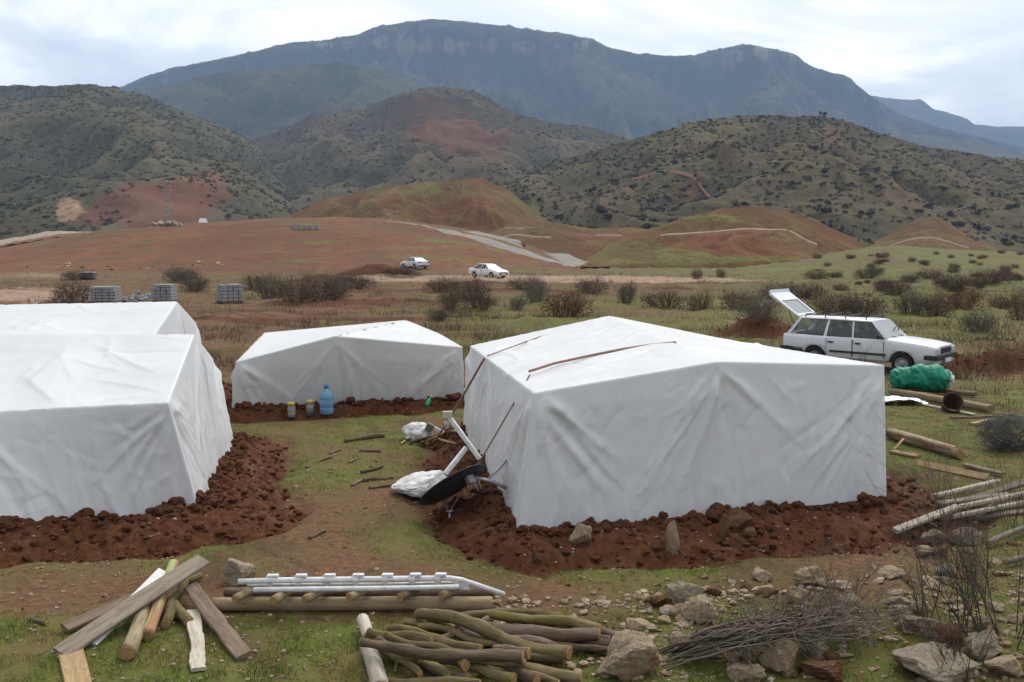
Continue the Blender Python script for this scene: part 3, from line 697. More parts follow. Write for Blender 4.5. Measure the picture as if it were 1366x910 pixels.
    for _ in range(1): bmesh.ops.smooth_vert(bm, verts=[v for v in bm.verts if not v.is_boundary], factor=.4, use_axis_x=True, use_axis_y=True, use_axis_z=True)
    for f in bm.faces: f.smooth = True
    bm.to_mesh(me); bm.free()
    return me
def make_tent(key, label, seed, band=None, **kw):
    T = TENTS[key]
    c = np.mean([v3(p) for p in T['base']], axis=0); c[2] = 0
    t = empty('tent', tuple(c), 0, label, 'tent', 'white plastic covered tents')
    sh = lambda L: [tuple(v3(p) - c) for p in L]
    link('plastic_cover', make_cover(sh(T['base']), sh(T['eave']), sh(T['ridge']), seed, **kw), M_COVER, parent=t)
    # the lining seen faintly through the sheet, and the poles that carry it
    mb = MB(); b = [v3(p) for p in sh(T['base'])]; e = [v3(p) for p in sh(T['eave'])]
    cen = np.mean(b, axis=0)
    for i in range(4):
        a0, a1 = b[i], b[(i + 1) % 4]; e0, e1 = e[i], e[(i + 1) % 4]
        n = 24
        lo = []; hi = []
        for k in range(n + 1):
            q = k / n; pb = a0 * (1 - q) + a1 * q; pe = e0 * (1 - q) + e1 * q
            hh = .55 / max(pe[2] - pb[2], .5) * (1 + .08 * math.sin(q * 9 + seed))
            top = pb * (1 - hh) + pe * hh
            sh2 = .87
            lo.append(cen + (pb - cen) * sh2); tt = cen + (top - cen) * sh2; tt[2] = top[2]; lo[-1][2] = pb[2] - .02; hi.append(tt)
        mb.add(lo + hi, [(k, k + 1, n + 2 + k, n + 1 + k) for k in range(n)])
    mb.build('lining', M_LINE, t)
    rf, rb = [v3(p) - c for p in T['ridge']]
    MB().tube([tuple(rf + (rb - rf) * .04 + [0, 0, -.24]), tuple(rb + (rf - rb) * .04 + [0, 0, -.24])], .035, 8).build('ridge_pole', M_POLE, t)
    ec = np.mean(e, axis=0)
    for (a) in e:
        q = ec + (a - ec) * .88
        MB().tube([(q[0], q[1], -.1), (q[0], q[1], a[2] - .12)], .03, 8).build('pole', M_POLE, t)
    return t, c
tent_r, c_r = make_tent('right', 'largest white plastic sheeted tent, with reddish cords over its roof, dish leaning at its side', 100)
tent_l, c_l = make_tent('left', 'white plastic sheeted tent cut by the left edge, nearest the leaning planks', 200)
tent_f, c_f = make_tent('far', 'long white tent behind the nearest left tent, below the grey block stacks', 300, fold=.85, step=.045)
tent_m, c_m = make_tent('middle', 'low white tent in the middle with blue jug and jars along its front wall', 400, fold=.75, step=.035)
# ------------------------------------------------------------------ rocks and clods
def ico(sub):
    bm = bmesh.new(); bmesh.ops.create_icosphere(bm, subdivisions=sub, radius=1)
    v = np.array([tuple(q.co) for q in bm.verts]); f = np.array([[a.index for a in p.verts] for p in bm.faces]); bm.free(); return v, f
ICO = {k: ico(k) for k in (1, 2, 3, 4, 5)}
def rock_mesh(name, seed, sub=4, flat=.75, cuts=13, rough=.20, fine=.07):
    v, f = ICO[sub]; v = v.copy(); rs = np.random.default_rng(seed)
    for _ in range(cuts):           # broken faces
        n = rs.normal(size=3); n /= np.linalg.norm(n); d = rs.uniform(.45, .85)
        over = np.maximum(v @ n - d, 0); v -= over[:, None] * n * .93
    off = rs.uniform(-50, 50, 3)
    dsp = np.array([mnoise.fractal(Vector(p * 1.3 + off), .9, 2.1, 5) * rough + mnoise.fractal(Vector(p * 5 + off), .8, 2.1, 4) * fine for p in v])
    v = v * (1 + dsp[:, None]); v[:, 2] *= flat; v[:, 0] *= rs.uniform(.95, 1.3)
    me = np_mesh(name, v, f, smooth=True); return me
def rock_mat(name, a, b, stain, lich=.5):
    t = newmat(name); v = t.coord('Object'); oi = t.n('ShaderNodeObjectInfo')
    mp = t.n('ShaderNodeVectorMath', operation='ADD'); t.l(v, mp.inputs[0]); t.l(oi.outputs['Random'], mp.inputs[1]); v = mp.outputs[0]
    n1 = t.noise(v, 1.6, 5, .6); n2 = t.noise(v, 7, 6, .65); n3 = t.noise(v, 26, 4, .6)
    c = t.mix(t.mrange(n2, .3, .7), a, b)
    c = t.mix(t.mrange(n1, .48, .66, 0, .8), c, stain)
    c = t.mix(t.mrange(n3, .60, .78, 0, lich), c, (.13, .12, .10))
    hs = t.n('ShaderNodeHueSaturation'); t.l(c, hs.inputs['Color']); t.l(t.mrange(oi.outputs['Random'], 0, 1, .85, 1.2), hs.inputs['Value'])
    nm = t.bump(n2, .8, .16); nm = t.bump(n3, .8, .07, nm)
    t.bsdf(hs.outputs[0], .9, nm, spec=.2); return t.m
M_RK = rock_mat('beige_limestone', (.46, .335, .21), (.64, .51, .355), (.42, .23, .115), .3)
M_RKG = rock_mat('grey_lichen_rock', (.37, .30, .215), (.54, .46, .345), (.45, .31, .175), .4)
M_RKO = rock_mat('orange_earthy_rock', (.20, .095, .045), (.31, .18, .10), (.15, .058, .028), .4)
ROCKS = [rock_mesh('rock', 500 + i, 3, random.uniform(.6, .95)) for i in range(9)]
def rock(px, py, wpx, hpx, mat, label, seed=None, sink=.45, group='rocks lying in the foreground', name='rock', rz=None):
    """px,py: picture point under its middle; wpx,hpx its size there"""
    c = PG(px, py - hpx * .12); k = c.y / F
    rx = wpx * k / 2; rz_ = hpx * k / 2 * 1.25
    me = rock_mesh(name, seed if seed else random.randint(1, 9999), 5, 1.0)
    o = link(name, me, mat, (c.x, c.y + rx * .3, c.z + rz_ * (1 - sink)))
    me_sx = max(abs(q.co.x) for q in me.vertices)
    o.scale = (rx / me_sx, rx * .85, rz_); o.rotation_euler = (random.uniform(-.08, .08), random.uniform(-.08, .08), rz if rz is not None else random.uniform(-.4, .4))
    return tag(o, label, 'rock', group)
for a in [
 (836, 912, 98, 62, M_RK, 'large pitted pinkish beige boulder at the end of the firewood pile'),
 (938, 836, 60, 40, M_RK, 'round beige boulder in front of a darker grey one, left of the brush pile'),
 (920, 806, 64, 30, M_RKG, 'dark grey flat topped rock just behind the round beige boulder'),
 (1043, 906, 58, 56, M_RK, 'egg shaped beige rock standing up in front of the brush pile'),
 (1090, 884, 44, 32, M_RKG, 'dull grey rock tucked right of the egg shaped rock under the brush'),
 (1268, 866, 40, 38, M_RKO, 'blocky orange tan rock at the lower right, under bare shrub twigs'),
 (1228, 850, 60, 30, M_RKG, 'dark grey rock directly left of the blocky orange tan rock'),
 (1255, 918, 130, 44, M_RKG, 'broad grey lichen covered slab at the bottom right edge'),
 (322, 784, 56, 38, M_RKG, 'grey speckled boulder behind the left end of the white pipes'),
 (776, 732, 36, 36, M_RK, 'cream brown rock set in the dirt bank below the largest tent'),
 (715, 754, 15, 20, M_RKO, 'small orange stone in the dirt trench left of the cream brown rock'),
 (988, 708, 44, 30, M_RKO, 'orange brown rock at the top of the dirt bank against the tent'),
 (965, 722, 16, 36, M_RKO, 'narrow upright orange rock left of the orange brown one in the bank'),
 (897, 746, 22, 48, M_RK, 'tall white streaked rock sticking out of the dirt bank'),
 (1245, 728, 34, 22, M_RKG, 'grey rock at the trench corner, topmost of the right hand rocks'),
 (1290, 732, 50, 26, M_RKG, 'dark grey rock under the grey poles at the right'),
 (1238, 745, 30, 18, M_RK, 'light grey rock leaning against the topmost of the right hand rocks'),
 (1257, 746, 22, 20, M_RKO, 'pinkish stone right below the grey rock at the trench corner'),
 (1015, 777, 32, 18, M_RK, 'pale pointed rock at the edge of the trench, above the brush pile'),
 (1085, 784, 54, 24, M_RK, 'wide pale rock among twigs behind the brush pile'),
 (1066, 808, 36, 26, M_RK, 'pale brown rock left of the brush pile twigs'),
 (1190, 772, 46, 14, M_RK, 'long flat pale rock right of the dry twigs'),
 (1262, 770, 26, 20, M_RKG, 'roundish grey rock beneath the thorn bush at the right'),
 (1200, 815, 44, 20, M_RKG, 'grey green low rock right of the brush pile'),
 (1228, 822, 24, 24, M_RK, 'upright tan rock beside the low grey green rock'),
 (1203, 830, 36, 20, M_RK, 'ochre rock half hidden behind the brush pile twigs'),
 (1315, 880, 60, 30, M_RKG, 'grey rock at the right edge among dry leaves'),
 (1310, 842, 34, 18, M_RK, 'tan rock between the shrub stems at the right'),
 (1340, 905, 60, 30, M_RK, 'beige rock in the bottom right corner'),
 (995, 912, 60, 24, M_RK, 'low beige rock cut off by the bottom edge below the brush'),
 (1100, 908, 70, 30, M_RKO, 'tan rock cut off by the bottom edge, left of the lichen slab'),
 (877, 812, 36, 20, M_RKO, 'pink stone cluster piece above the large pitted boulder'),
 (905, 826, 24, 20, M_RK, 'small beige rock wedged left of the round beige boulder'),
 (1002, 632 + 88, 22, 14, M_RKO, 'reddish stone at the foot of the bank below the tent middle'),
 (922, 868, 60, 22, M_RK, 'low pale rock right of the large pitted boulder')]:
    rock(*a)
# smaller loose stones, scattered by kind of ground
def scatter(n, area, wr, mats, label, group, name='stone', flat=.6, sink=.35, minY=0):
    done = 0; tries = 0
    while done < n and tries < n * 30:
        tries += 1
        px = random.uniform(area[0], area[2]); py = random.uniform(area[1], area[3])
        if len(area) > 4 and not area[4](px, py): continue
        c = PG(px, py)
        if min(float(d[0]) for d in tent_d(np.array([c.x]), np.array([c.y]))) < .1: continue
        w_ = (wr[0] + (wr[1] - wr[0]) * random.random()**2.2) * c.y / F / 2
        o = link(name, random.choice(ROCKS), None, (c.x, c.y, c.z + w_ * flat * (1 - 2 * sink)))
        o.scale = (w_, w_ * random.uniform(.7, 1), w_ * random.uniform(flat * .7, flat * 1.3)); o.rotation_euler = (random.uniform(-.3, .3), random.uniform(-.3, .3), random.uniform(0, 6.3))
        if o.material_slots:
            o.material_slots[0].link = 'OBJECT'; o.material_slots[0].material = random.choice(mats)
        tag(o, label, 'stone', group); done += 1
for m in ROCKS: m.materials.append(M_RK)
R3 = [M_RK, M_RK, M_RK, M_RKG, M_RKO]
scatter(150, (850, 750, 1366, 910, lambda x, y: y > 765 + (1366 - x) * .06 - 20), (8, 36), R3, 'small loose stone in the rocky grass at the lower right', 'stones in the rocky ground at lower right')
scatter(16, (1200, 690, 1366, 765), (6, 20), R3, 'small loose stone beside the trench corner at the right', 'stones by the trench corner at right')
scatter(26, (660, 770, 900, 850), (6, 22), [M_RK, M_RK, M_RKO], 'small pinkish stone on the ground behind the firewood pile', 'stones behind the firewood')
scatter(24, (0, 790, 470, 910), (4, 13), R3, 'small pale stone in the grass around the leaning planks', 'stones in the left foreground grass')
scatter(22, (380, 600, 560, 770), (3, 11), [M_RK, M_RKO], 'small stone on the grassy path between the tents', 'stones on the path between the tents')
scatter(12, (690, 700, 1190, 770), (4, 13), [M_RKO, M_RK], 'small earthy stone in the dug bank of the largest tent', 'stones in the bank of the largest tent')
scatter(8, (10, 690, 300, 780), (4, 10), [M_RKO, M_RK], 'small earthy stone in the dug bank of the nearest left tent', 'stones in the bank of the left tent')
scatter(14, (1195, 560, 1366, 690), (3, 9), [M_RK, M_RKG], 'small pale stone in the grass right of the largest tent', 'stones in the grass right of the largest tent')
scatter(18, (850, 355, 1366, 470), (3, 8), [M_RK], 'tiny pale stone in the green pasture behind the wagon', 'stones in the pasture')
scatter(16, (20, 352, 220, 362), (4, 9), [M_RK, M_RKO], 'pale orange stone at the foot of the ploughed field', 'stones along the ploughed field')
scatter(8, (255, 350, 300, 356), (4, 11), [M_RK, M_RKO], 'pale boulder in the row at the ploughed field edge', 'boulders along the field edge')

def scatter_mesh(name, mat, pos, size, sub=1, flat=.75, jit=.28, seed=1, smooth=False, label=None):
    """many small lumps as one object"""
    rs = np.random.default_rng(seed); v, f = ICO[sub]; n = len(pos)
    V = np.repeat(v[None], n, 0) * (1 + rs.normal(0, jit, (n, len(v), 1)))
    V[:, :, 2] *= flat * rs.uniform(.7, 1.2, (n, 1))
    an = rs.uniform(0, 6.28, n); c, s = np.cos(an)[:, None], np.sin(an)[:, None]
    x = V[..., 0] * c - V[..., 1] * s; y = V[..., 0] * s + V[..., 1] * c
    V = np.stack([x, y, V[..., 2]], -1) * np.asarray(size)[:, None, None] + np.asarray(pos)[:, None, :]
    Fa = f[None] + (np.arange(n) * len(v))[:, None, None]
    o = link(name, np_mesh(name, V.reshape(-1, 3), Fa.reshape(-1, 3), smooth), mat); o['kind'] = 'stuff'
    return o
t = newmat('clod_earth'); p = t.pos(); n1 = t.noise(p, 2.2, 5, .6); n2 = t.noise(p, 40, 4, .6)
c = t.ramp(n1, [(.3, (.038, .0135, .007)), (.6, (.09, .034, .016)), (.8, (.155, .068, .033))]); c = t.mix(t.mrange(n2, .35, .7), c, (.09, .038, .019))
t.bsdf(c, .95, t.bump(n2, .5, .01), spec=.1); M_CLOD = t.m
# clods on all the dug earth, denser on the banks
sel = (GR['dirt'] > .35) & (GR['y'] > 5) & (np.hypot(GR['x'], GR['y']) < 45)
ix = np.flatnonzero(sel.ravel()); xs, ys = GR['x'].ravel()[ix], GR['y'].ravel()[ix]
area_w = (np.hypot(xs, ys))**1.2; pk = RNG.choice(len(ix), 17000, p=area_w / area_w.sum())
xs, ys = xs[pk] + RNG.normal(0, .03, len(pk)), ys[pk] + RNG.normal(0, .03, len(pk))
ok = np.min(tent_d(xs, ys), axis=0) > .02; xs, ys = xs[ok], ys[ok]
sz = .008 + .055 * RNG.random(len(xs))**6
scatter_mesh('clods', M_CLOD, np.stack([xs, ys, G(xs, ys) + sz * .25], -1), sz, 1, .8, .22, 5)
hx, hy, hs_ = [], [], []
for T_ in TENTS.values():            # bigger lumps thrown against the hems
    for i in range(4):
        a_, b_ = v3(T_['base'][i]), v3(T_['base'][(i + 1) % 4]); n = int(np.linalg.norm(b_ - a_) * 60); q = RNG.random(n)[:, None]; p_ = a_ * (1 - q) + b_ * q; o_ = np.array([b_[1] - a_[1], a_[0] - b_[0], 0]); o_ /= np.linalg.norm(o_); p_ = p_ + o_ * (-.03 + .35 * RNG.random((n, 1))**1.6)
        hx.append(p_[:, 0]); hy.append(p_[:, 1]); hs_.append((.014 + .05 * RNG.random(n)**2.5) * np.clip(1 + 1.3 * gn(q[:, 0] * 9, 0 * q[:, 0], i + 70), .25, 2))
hx, hy, hs_ = (np.concatenate(q) for q in (hx, hy, hs_))
scatter_mesh('clods', M_CLOD, np.stack([hx, hy, G(hx, hy) + hs_ * .45], -1), hs_, 2, .85, .13, 15)
# tiny pebbles / crumbs over near ground
n = 9000; rr = 6.2 * np.exp(RNG.random(n) * math.log(30 / 6.2)); th = RNG.uniform(-.52, .52, n)
xs, ys = rr * np.sin(th), rr * np.cos(th); sz = .006 + .022 * RNG.random(n)**3
ok = (np.min(tent_d(xs, ys), axis=0) > .05) & (fbm(xs / 2, ys / 2, 2, 300) + .3 * RNG.random(n) > .05); xs, ys, sz = xs[ok], ys[ok], sz[ok]
t = newmat('pebble_stone'); p = t.pos(); n1 = t.noise(p, 9, 3, .6)
t.bsdf(t.ramp(n1, [(.35, (.16, .075, .04)), (.5, (.26, .19, .13)), (.7, (.38, .31, .24))]), .9, spec=.2)
scatter_mesh('pebbles', t.m, np.stack([xs, ys, G(xs, ys) + sz * .2], -1), sz, 1, .7, .12, 6)

n = 1250; px_ = RNG.uniform(640, 1366, n); py_ = RNG.uniform(762, 908, n); py_ = np.maximum(py_, 790 - np.clip(px_ - 900, 0, 400) * .10 + 20 * RNG.random(n))
q_ = np.array([P(a_, b_) for a_, b_ in zip(px_, py_)]); xs, ys = q_[:, 0], q_[:, 1]; ok = (fbm(xs / 1.1, ys / 1.1, 3, 310) + .5 * RNG.random(n) > .12); xs, ys = xs[ok], ys[ok]; sz = .012 + .042 * RNG.random(len(xs))**2.4
t = newmat('pale_stone_chips'); p = t.pos(); n1 = t.noise(p, 5, 3, .6); n2 = t.noise(p, 60, 3, .6); c = t.ramp(n1, [(.33, (.17, .10, .055)), (.5, (.27, .20, .135)), (.70, (.44, .36, .265))])
t.bsdf(c, .9, t.bump(n2, .5, .01), spec=.2)
scatter_mesh('pebbles', t.m, np.stack([xs, ys, G(xs, ys) + sz * .3], -1), sz, 1, .65, .17, 16)
# ------------------------------------------------------------------ grass blades
def blades(name, mat, xs, ys, h, wd, seed, lean=.6, z=None):
    rs = np.random.default_rng(seed); n = len(xs); z = G(xs, ys) if z is None else z
    an = rs.uniform(0, 6.28, n); le = rs.uniform(.1, lean, n) * h; la = rs.uniform(0, 6.28, n)
    b0 = np.stack([xs - np.cos(an) * wd, ys - np.sin(an) * wd, z - .005], -1)
    b1 = np.stack([xs + np.cos(an) * wd, ys + np.sin(an) * wd, z - .005], -1)
    tp = np.stack([xs + np.cos(la) * le, ys + np.sin(la) * le, z + h], -1)
    V = np.stack([b0, b1, tp], 1).reshape(-1, 3); Q = np.arange(3 * n).reshape(-1, 3)
    o = link(name, np_mesh(name, V, Q, False), mat); o['kind'] = 'stuff'; return o
def blade_mat(name, stops, sc=1.1):
    t = newmat(name); p = t.pos(); n1 = t.noise(p, sc, 5, .6); n2 = t.noise(p, 60, 2, .5)
    f = t.math('ADD', t.math('MULTIPLY', n1, .6), t.math('MULTIPLY', n2, .4))
    t.bsdf(t.ramp(f, stops), .75, spec=.15); return t.m
M_GR = blade_mat('short_grass', [(.36, (.062, .098, .013)), (.5, (.13, .165, .028)), (.62, (.23, .21, .065))])
M_DG = blade_mat('dry_stalks', [(.36, (.10, .075, .035)), (.5, (.19, .15, .075)), (.62, (.13, .13, .045))], .3)
gx, gy = GR['x'].ravel(), GR['y'].ravel(); gr_ = np.hypot(gx, gy)
g_ = np.clip(GR['g'].ravel() - .30, 0, .5) * (GR['d'].ravel() < .35)
okn = (gy > 5) & (gr_ < 30) & (np.abs(gx / np.maximum(gy, 1)) < .62)
wgt = np.where(okn, g_ * gr_**.9, 0); pk = RNG.choice(len(gx), 170000, p=wgt / wgt.sum())
xs, ys = gx[pk] + RNG.normal(0, .025, len(pk)), gy[pk] + RNG.normal(0, .03, len(pk))
cl = fbm(xs / .35, ys / .35, 3, 401); ok = (cl > -.18 + .25 * RNG.random(len(xs))) & (np.min(tent_d(xs, ys), axis=0) > .3); xs, ys, cl = xs[ok], ys[ok], cl[ok]
blades('grass', M_GR, xs, ys, (.012 + .030 * RNG.random(len(xs))) * (1 + np.clip(cl, 0, .6)), .0035, 3)
okn = (gr_ > 22) & (gr_ < 120) & (gy > 5) & (np.abs(gx / np.maximum(gy, 1)) < .60)
wgt = np.where(okn, (g_ + .03) * gr_**1.2, 0); pk = RNG.choice(len(gx), 60000, p=wgt / wgt.sum())
xs, ys = gx[pk] + RNG.normal(0, .12, len(pk)), gy[pk] + RNG.normal(0, .2, len(pk))
cl = fbm(xs / 3, ys / 1.5, 3, 402); ok = cl > 0 + .2 * RNG.random(len(xs)); xs, ys = xs[ok], ys[ok]
ok = np.min(tent_d(xs, ys), axis=0) > .3; xs, ys = xs[ok], ys[ok]
blades('dry_grass', M_DG, xs, ys, .06 + .16 * RNG.random(len(xs))**2, .010, 4)

# knee high dead weeds in drifts over the open ground
n = 26000; rr = 26 * np.exp(RNG.random(n) * math.log(118 / 26)); th = RNG.uniform(-.50, .52, n); xs, ys = rr * np.sin(th), rr * np.cos(th)
cl = fbm(xs / 7, ys / 3.2, 4, 406) + .25 * (RNG.random(n) - .5); ok = (cl > .14) & (np.min(tent_d(xs, ys), axis=0) > .8) & (np.abs(xs / ys) < .56); xs, ys, cl = xs[ok], ys[ok], cl[ok]
M_WD = blade_mat('dead_weeds', [(.36, (.060, .042, .026)), (.5, (.115, .082, .05)), (.64, (.19, .15, .085))], .25)
k = 5; xs, ys, cl = (np.repeat(q, k) for q in (xs, ys, cl)); xs = xs + RNG.normal(0, .16, len(xs)); ys = ys + RNG.normal(0, .16, len(ys))
blades('dead_weeds', M_WD, xs, ys, (.10 + .38 * RNG.random(len(xs))) * (.5 + 1.6 * np.clip(cl, 0, .5)), .010, 9, lean=.9)
# ------------------------------------------------------------------ bare bushes
def twig_bush(seed, n_stem, h, spread, r0, depth=2, bend=.25, sides=3, kids=(3, 5), fork=.7):
    rs = random.Random(seed); mb = MB()
    def grow(p, d, L, r, lev):
        k = 3 if lev else 4; pts = [p]; q = Vector(p); dd = Vector(d)
        for i in range(k):
            dd = (dd + Vector((rs.gauss(0, bend), rs.gauss(0, bend), rs.gauss(.03, bend * .6)))).normalized()
            q = q + dd * (L / k); pts.append(q.copy())
        mb.tube(pts, [r * (1 - .75 * i / k) for i in range(k + 1)], sides, cap=False)
        if lev > 0:
            for _ in range(rs.randint(*kids)):
                f = rs.uniform(.2, .95); i = min(int(f * k), k - 1); b = pts[i].lerp(pts[i + 1], f * k - i)
                nd = (dd * .7 + Vector((rs.gauss(0, fork), rs.gauss(0, fork), rs.gauss(.15, fork * .7)))).normalized()
                grow(b, nd, L * rs.uniform(.35, .6), r * (1 - f * .6) * .55, lev - 1)
    for _ in range(n_stem):
        an = rs.uniform(0, 6.28); rad = spread * .25 * math.sqrt(rs.random()); tilt = rs.random()**.7 * spread / h * .75
        d = Vector((math.cos(an) * tilt, math.sin(an) * tilt, 1)).normalized()
        grow(Vector((math.cos(an) * rad, math.sin(an) * rad, -.04)), d, h * rs.uniform(.55, .95), r0, depth)
    return mb
def bush_mat(name, a, b, c):
    t = newmat(name); oi = t.n('ShaderNodeObjectInfo'); n = t.noise(t.coord('Object'), 2.5, 4, .6)
    f = t.math('ADD', t.math('MULTIPLY', n, .75), t.math('MULTIPLY', oi.outputs['Random'], .25))
    t.bsdf(t.ramp(f, [(.35, a), (.55, b), (.75, c)]), .9, spec=.1); return t.m
M_BR = bush_mat('reddish_brown_twigs', (.075, .050, .036), (.125, .084, .058), (.18, .135, .09))
M_GY = bush_mat('grey_brown_twigs', (.085, .07, .055), (.14, .12, .095), (.20, .175, .14))
M_LF = bush_mat('dead_rusty_leaves', (.085, .040, .020), (.15, .075, .038), (.19, .12, .05))
M_SHRB = bush_mat('dark_green_shrub', (.034, .036, .02), (.055, .055, .03), (.085, .08, .045))
BUSH = []
for i in range(6):
    mb = twig_bush(40 + i, 62, 1.0, 1.15, .009, 2, .2, 3, (4, 6), .6)
    rs = random.Random(i)
    for _ in range(1100):         # withered leaves left on the twigs
        an = rs.uniform(0, 6.28); q = math.sqrt(rs.random()) * .70; z = rs.uniform(.02, .86) * (1.05 - q * .75)
        c = Vector((math.cos(an) * q, math.sin(an) * q, z)); s = rs.uniform(.014, .030)
        u = Vector((rs.gauss(0, 1), rs.gauss(0, 1), rs.gauss(0, 1))).normalized() * s; v = Vector((rs.gauss(0, 1), rs.gauss(0, 1), rs.gauss(0, 1))).normalized() * s
        mb.add([c - u, c + v, c + u, c - v], [(0, 1, 2, 3)])
    me = bpy.data.meshes.new('bare_bush'); me.from_pydata(mb.v, [], mb.f); me.update(); me.materials.append(M_BR); BUSH.append(me)
def bare_bush(px, py, wpx, hpx, label, mat=None, k=None, group='bare bushes on the open ground'):
    c = PG(px, py); s = c.y / F
    o = link('bare_bush', BUSH[random.randrange(6) if k is None else k], None, (c.x, c.y, c.z - .02))
    o.scale = (wpx * s / 1.25, wpx * s / 1.25 * .8, hpx * s / .92); o.rotation_euler = (0, 0, random.uniform(0, 6.3))
    if mat: o.material_slots[0].link = 'OBJECT'; o.material_slots[0].material = mat
    return tag(o, label, 'bush', group)
for a in [(755, 421, 66, 40, 'round dense rust brown bush on the grass behind the largest tent ridge', M_LF), (716, 403, 40, 40, 'grey bare bush directly left of the round rust brown bush', M_GY),
 (600, 412, 38, 34, 'bare bush behind the roof of the middle tent, right of its ridge', M_BR), (625, 400, 60, 34, 'bushy brown clump below the front of the nearer white sedan', M_BR), (590, 388, 60, 22, 'low clump between the two white sedans, in front', M_BR),
 (585, 427, 30, 16, 'small pale bush just above the middle tent roof', M_GY), (640, 412, 46, 26, 'low brown bush below the clump under the nearer sedan', M_BR),
 (430, 402, 70, 40, 'tall brown bush beneath the earth heap left of the far sedan', M_BR), (395, 404, 60, 44, 'tall brown bush right of the rightmost block stack', M_BR), (360, 398, 50, 36, 'grey brown bush just right of the rightmost block stack', M_GY), (470, 385, 60, 24, 'low bush below the churned earth heap', M_BR),
 (448, 396, 50, 34, 'thin brown bush in front of the tall bushes by the block stacks', M_GY), (260, 388, 40, 26, 'bare bush between the middle and right block stacks', M_GY), (98, 404, 56, 34, 'brown bush left of the leftmost block stack', M_BR), (80, 412, 50, 20, 'low brown bush touching the roof line of the far left tent', M_BR),
 (105, 372, 50, 14, 'low dark bush left of the small green box', M_BR), (240, 352 + 22, 44, 22, 'thin bush behind the middle block stack', M_GY), (340, 384, 30, 20, 'small bush behind the rightmost block stack', M_BR),
 (836, 404, 24, 34, 'slim upright grey bush left of the low brown pair', M_GY), (885, 411, 60, 28, 'low brown bush, left one of a pair on the bright grass', M_BR), (934, 414, 40, 30, 'low brown bush, right one of a pair on the bright grass', M_BR), (790, 392, 44, 26, 'low brown bush on the red soil strip', M_BR), (700, 385, 60, 18, 'faint low bush right of the nearer white sedan', M_BR),
 (1010, 424, 60, 40, 'grey bare bush left of the raised tailgate', M_GY), (985, 412, 50, 30, 'brown bush left of the grey bush by the tailgate', M_BR), (1040, 400, 60, 28, 'brown bush behind the raised tailgate', M_BR), (1075, 398, 60, 24, 'low brown bush just above the tailgate top', M_BR), (1110, 420, 60, 34, 'brown bush behind the wagon roof rack', M_BR), (1150, 418, 60, 32, 'brown bush behind the wagon roof front', M_BR),
 (1216, 418, 46, 36, 'grey bush on the grass right of the wagon windscreen', M_GY), (1250, 422, 50, 38, 'brown bush right of the grey bush beyond the wagon bonnet', M_BR), (1285, 410, 46, 32, 'rust brown bush, third in the row beyond the wagon bonnet', M_LF), (1335, 412, 40, 20, 'dark low bush near the right edge', M_BR), (1360, 426, 36, 44, 'brown bush cut by the right edge above the pasture', M_BR), (1306, 443, 50, 36, 'sparse grey bush standing alone in the pasture', M_GY),
 (930, 372, 18, 16, 'small brown bush beside pale boulders at the pasture edge', M_BR), (962, 370, 16, 14, 'small bush right of the small brown bush at the pasture edge', M_BR), (1190, 392, 50, 24, 'dark brown bush on the green slope behind the pasture', M_BR), (1270, 385, 50, 24, 'dark bush on the green slope above the bush row', M_BR), (1240, 372, 40, 16, 'low dark bush high on the green slope', M_BR), (1320, 378, 50, 22, 'dark bush right on the green slope', M_BR), (1155, 372, 40, 18, 'low bush at the middle of the green slope', M_BR), (1090, 372, 40, 14, 'low bush at the left of the green slope', M_BR),
 (250, 384 - 12, 30, 14, 'low bush left of the field edge boulders', M_BR), (535, 366, 60, 12, 'low dry bush in front of the far white sedan', M_BR), (690, 412, 24, 22, 'small bush left of the grey bare bush', M_GY)]:
    bare_bush(*a)

for i in range(46):
    px = random.uniform(1090, 1366); py = random.uniform(338, 392) - (1366 - px) * .01
    w_ = random.uniform(10, 24) * (py - 300) / 70
    bare_bush(px, py, w_, w_ * random.uniform(.4, .62), 'small dark shrub scattered over the green slope beyond the wagon', random.choice((M_BR, M_LF, M_SHRB)), group='shrubs on the green slope')
# fallen twigs and straw on the near ground
n = 2600; rr = 6.6 * np.exp(RNG.random(n) * math.log(18 / 6.6)); th = RNG.uniform(-.5, .5, n); xs, ys = rr * np.sin(th), rr * np.cos(th)
ok = np.min(tent_d(xs, ys), axis=0) > .3; xs, ys = xs[ok], ys[ok]; n = len(xs); an = RNG.uniform(0, 6.28, n); L_ = .02 + .13 * RNG.random(n)**3; wd = .002 + .004 * RNG.random(n)
z0 = G(xs, ys) + .006; dx, dy = np.cos(an) * L_, np.sin(an) * L_; z1 = G(xs + dx, ys + dy) + .010; nx, ny = -np.sin(an) * wd, np.cos(an) * wd
V = np.stack([np.stack([xs - nx, ys - ny, z0], -1), np.stack([xs + nx, ys + ny, z0], -1), np.stack([xs + dx + nx, ys + dy + ny, z1], -1), np.stack([xs + dx - nx, ys + dy - ny, z1], -1), np.stack([xs, ys, z0 + wd * 1.5], -1), np.stack([xs + dx, ys + dy, z1 + wd * 1.5], -1)], 1).reshape(-1, 3)
q = (np.arange(n) * 6)[:, None]; Q = np.concatenate([q + [0, 3, 5, 4], q + [1, 4, 5, 2], q + [0, 1, 2, 3]])
o = link('twig_litter', np_mesh('twig_litter', V, Q, False), blade_mat('straw_and_twigs', [(.36, (.07, .05, .03)), (.5, (.17, .12, .07)), (.62, (.32, .26, .16))], 3)); o['kind'] = 'stuff'
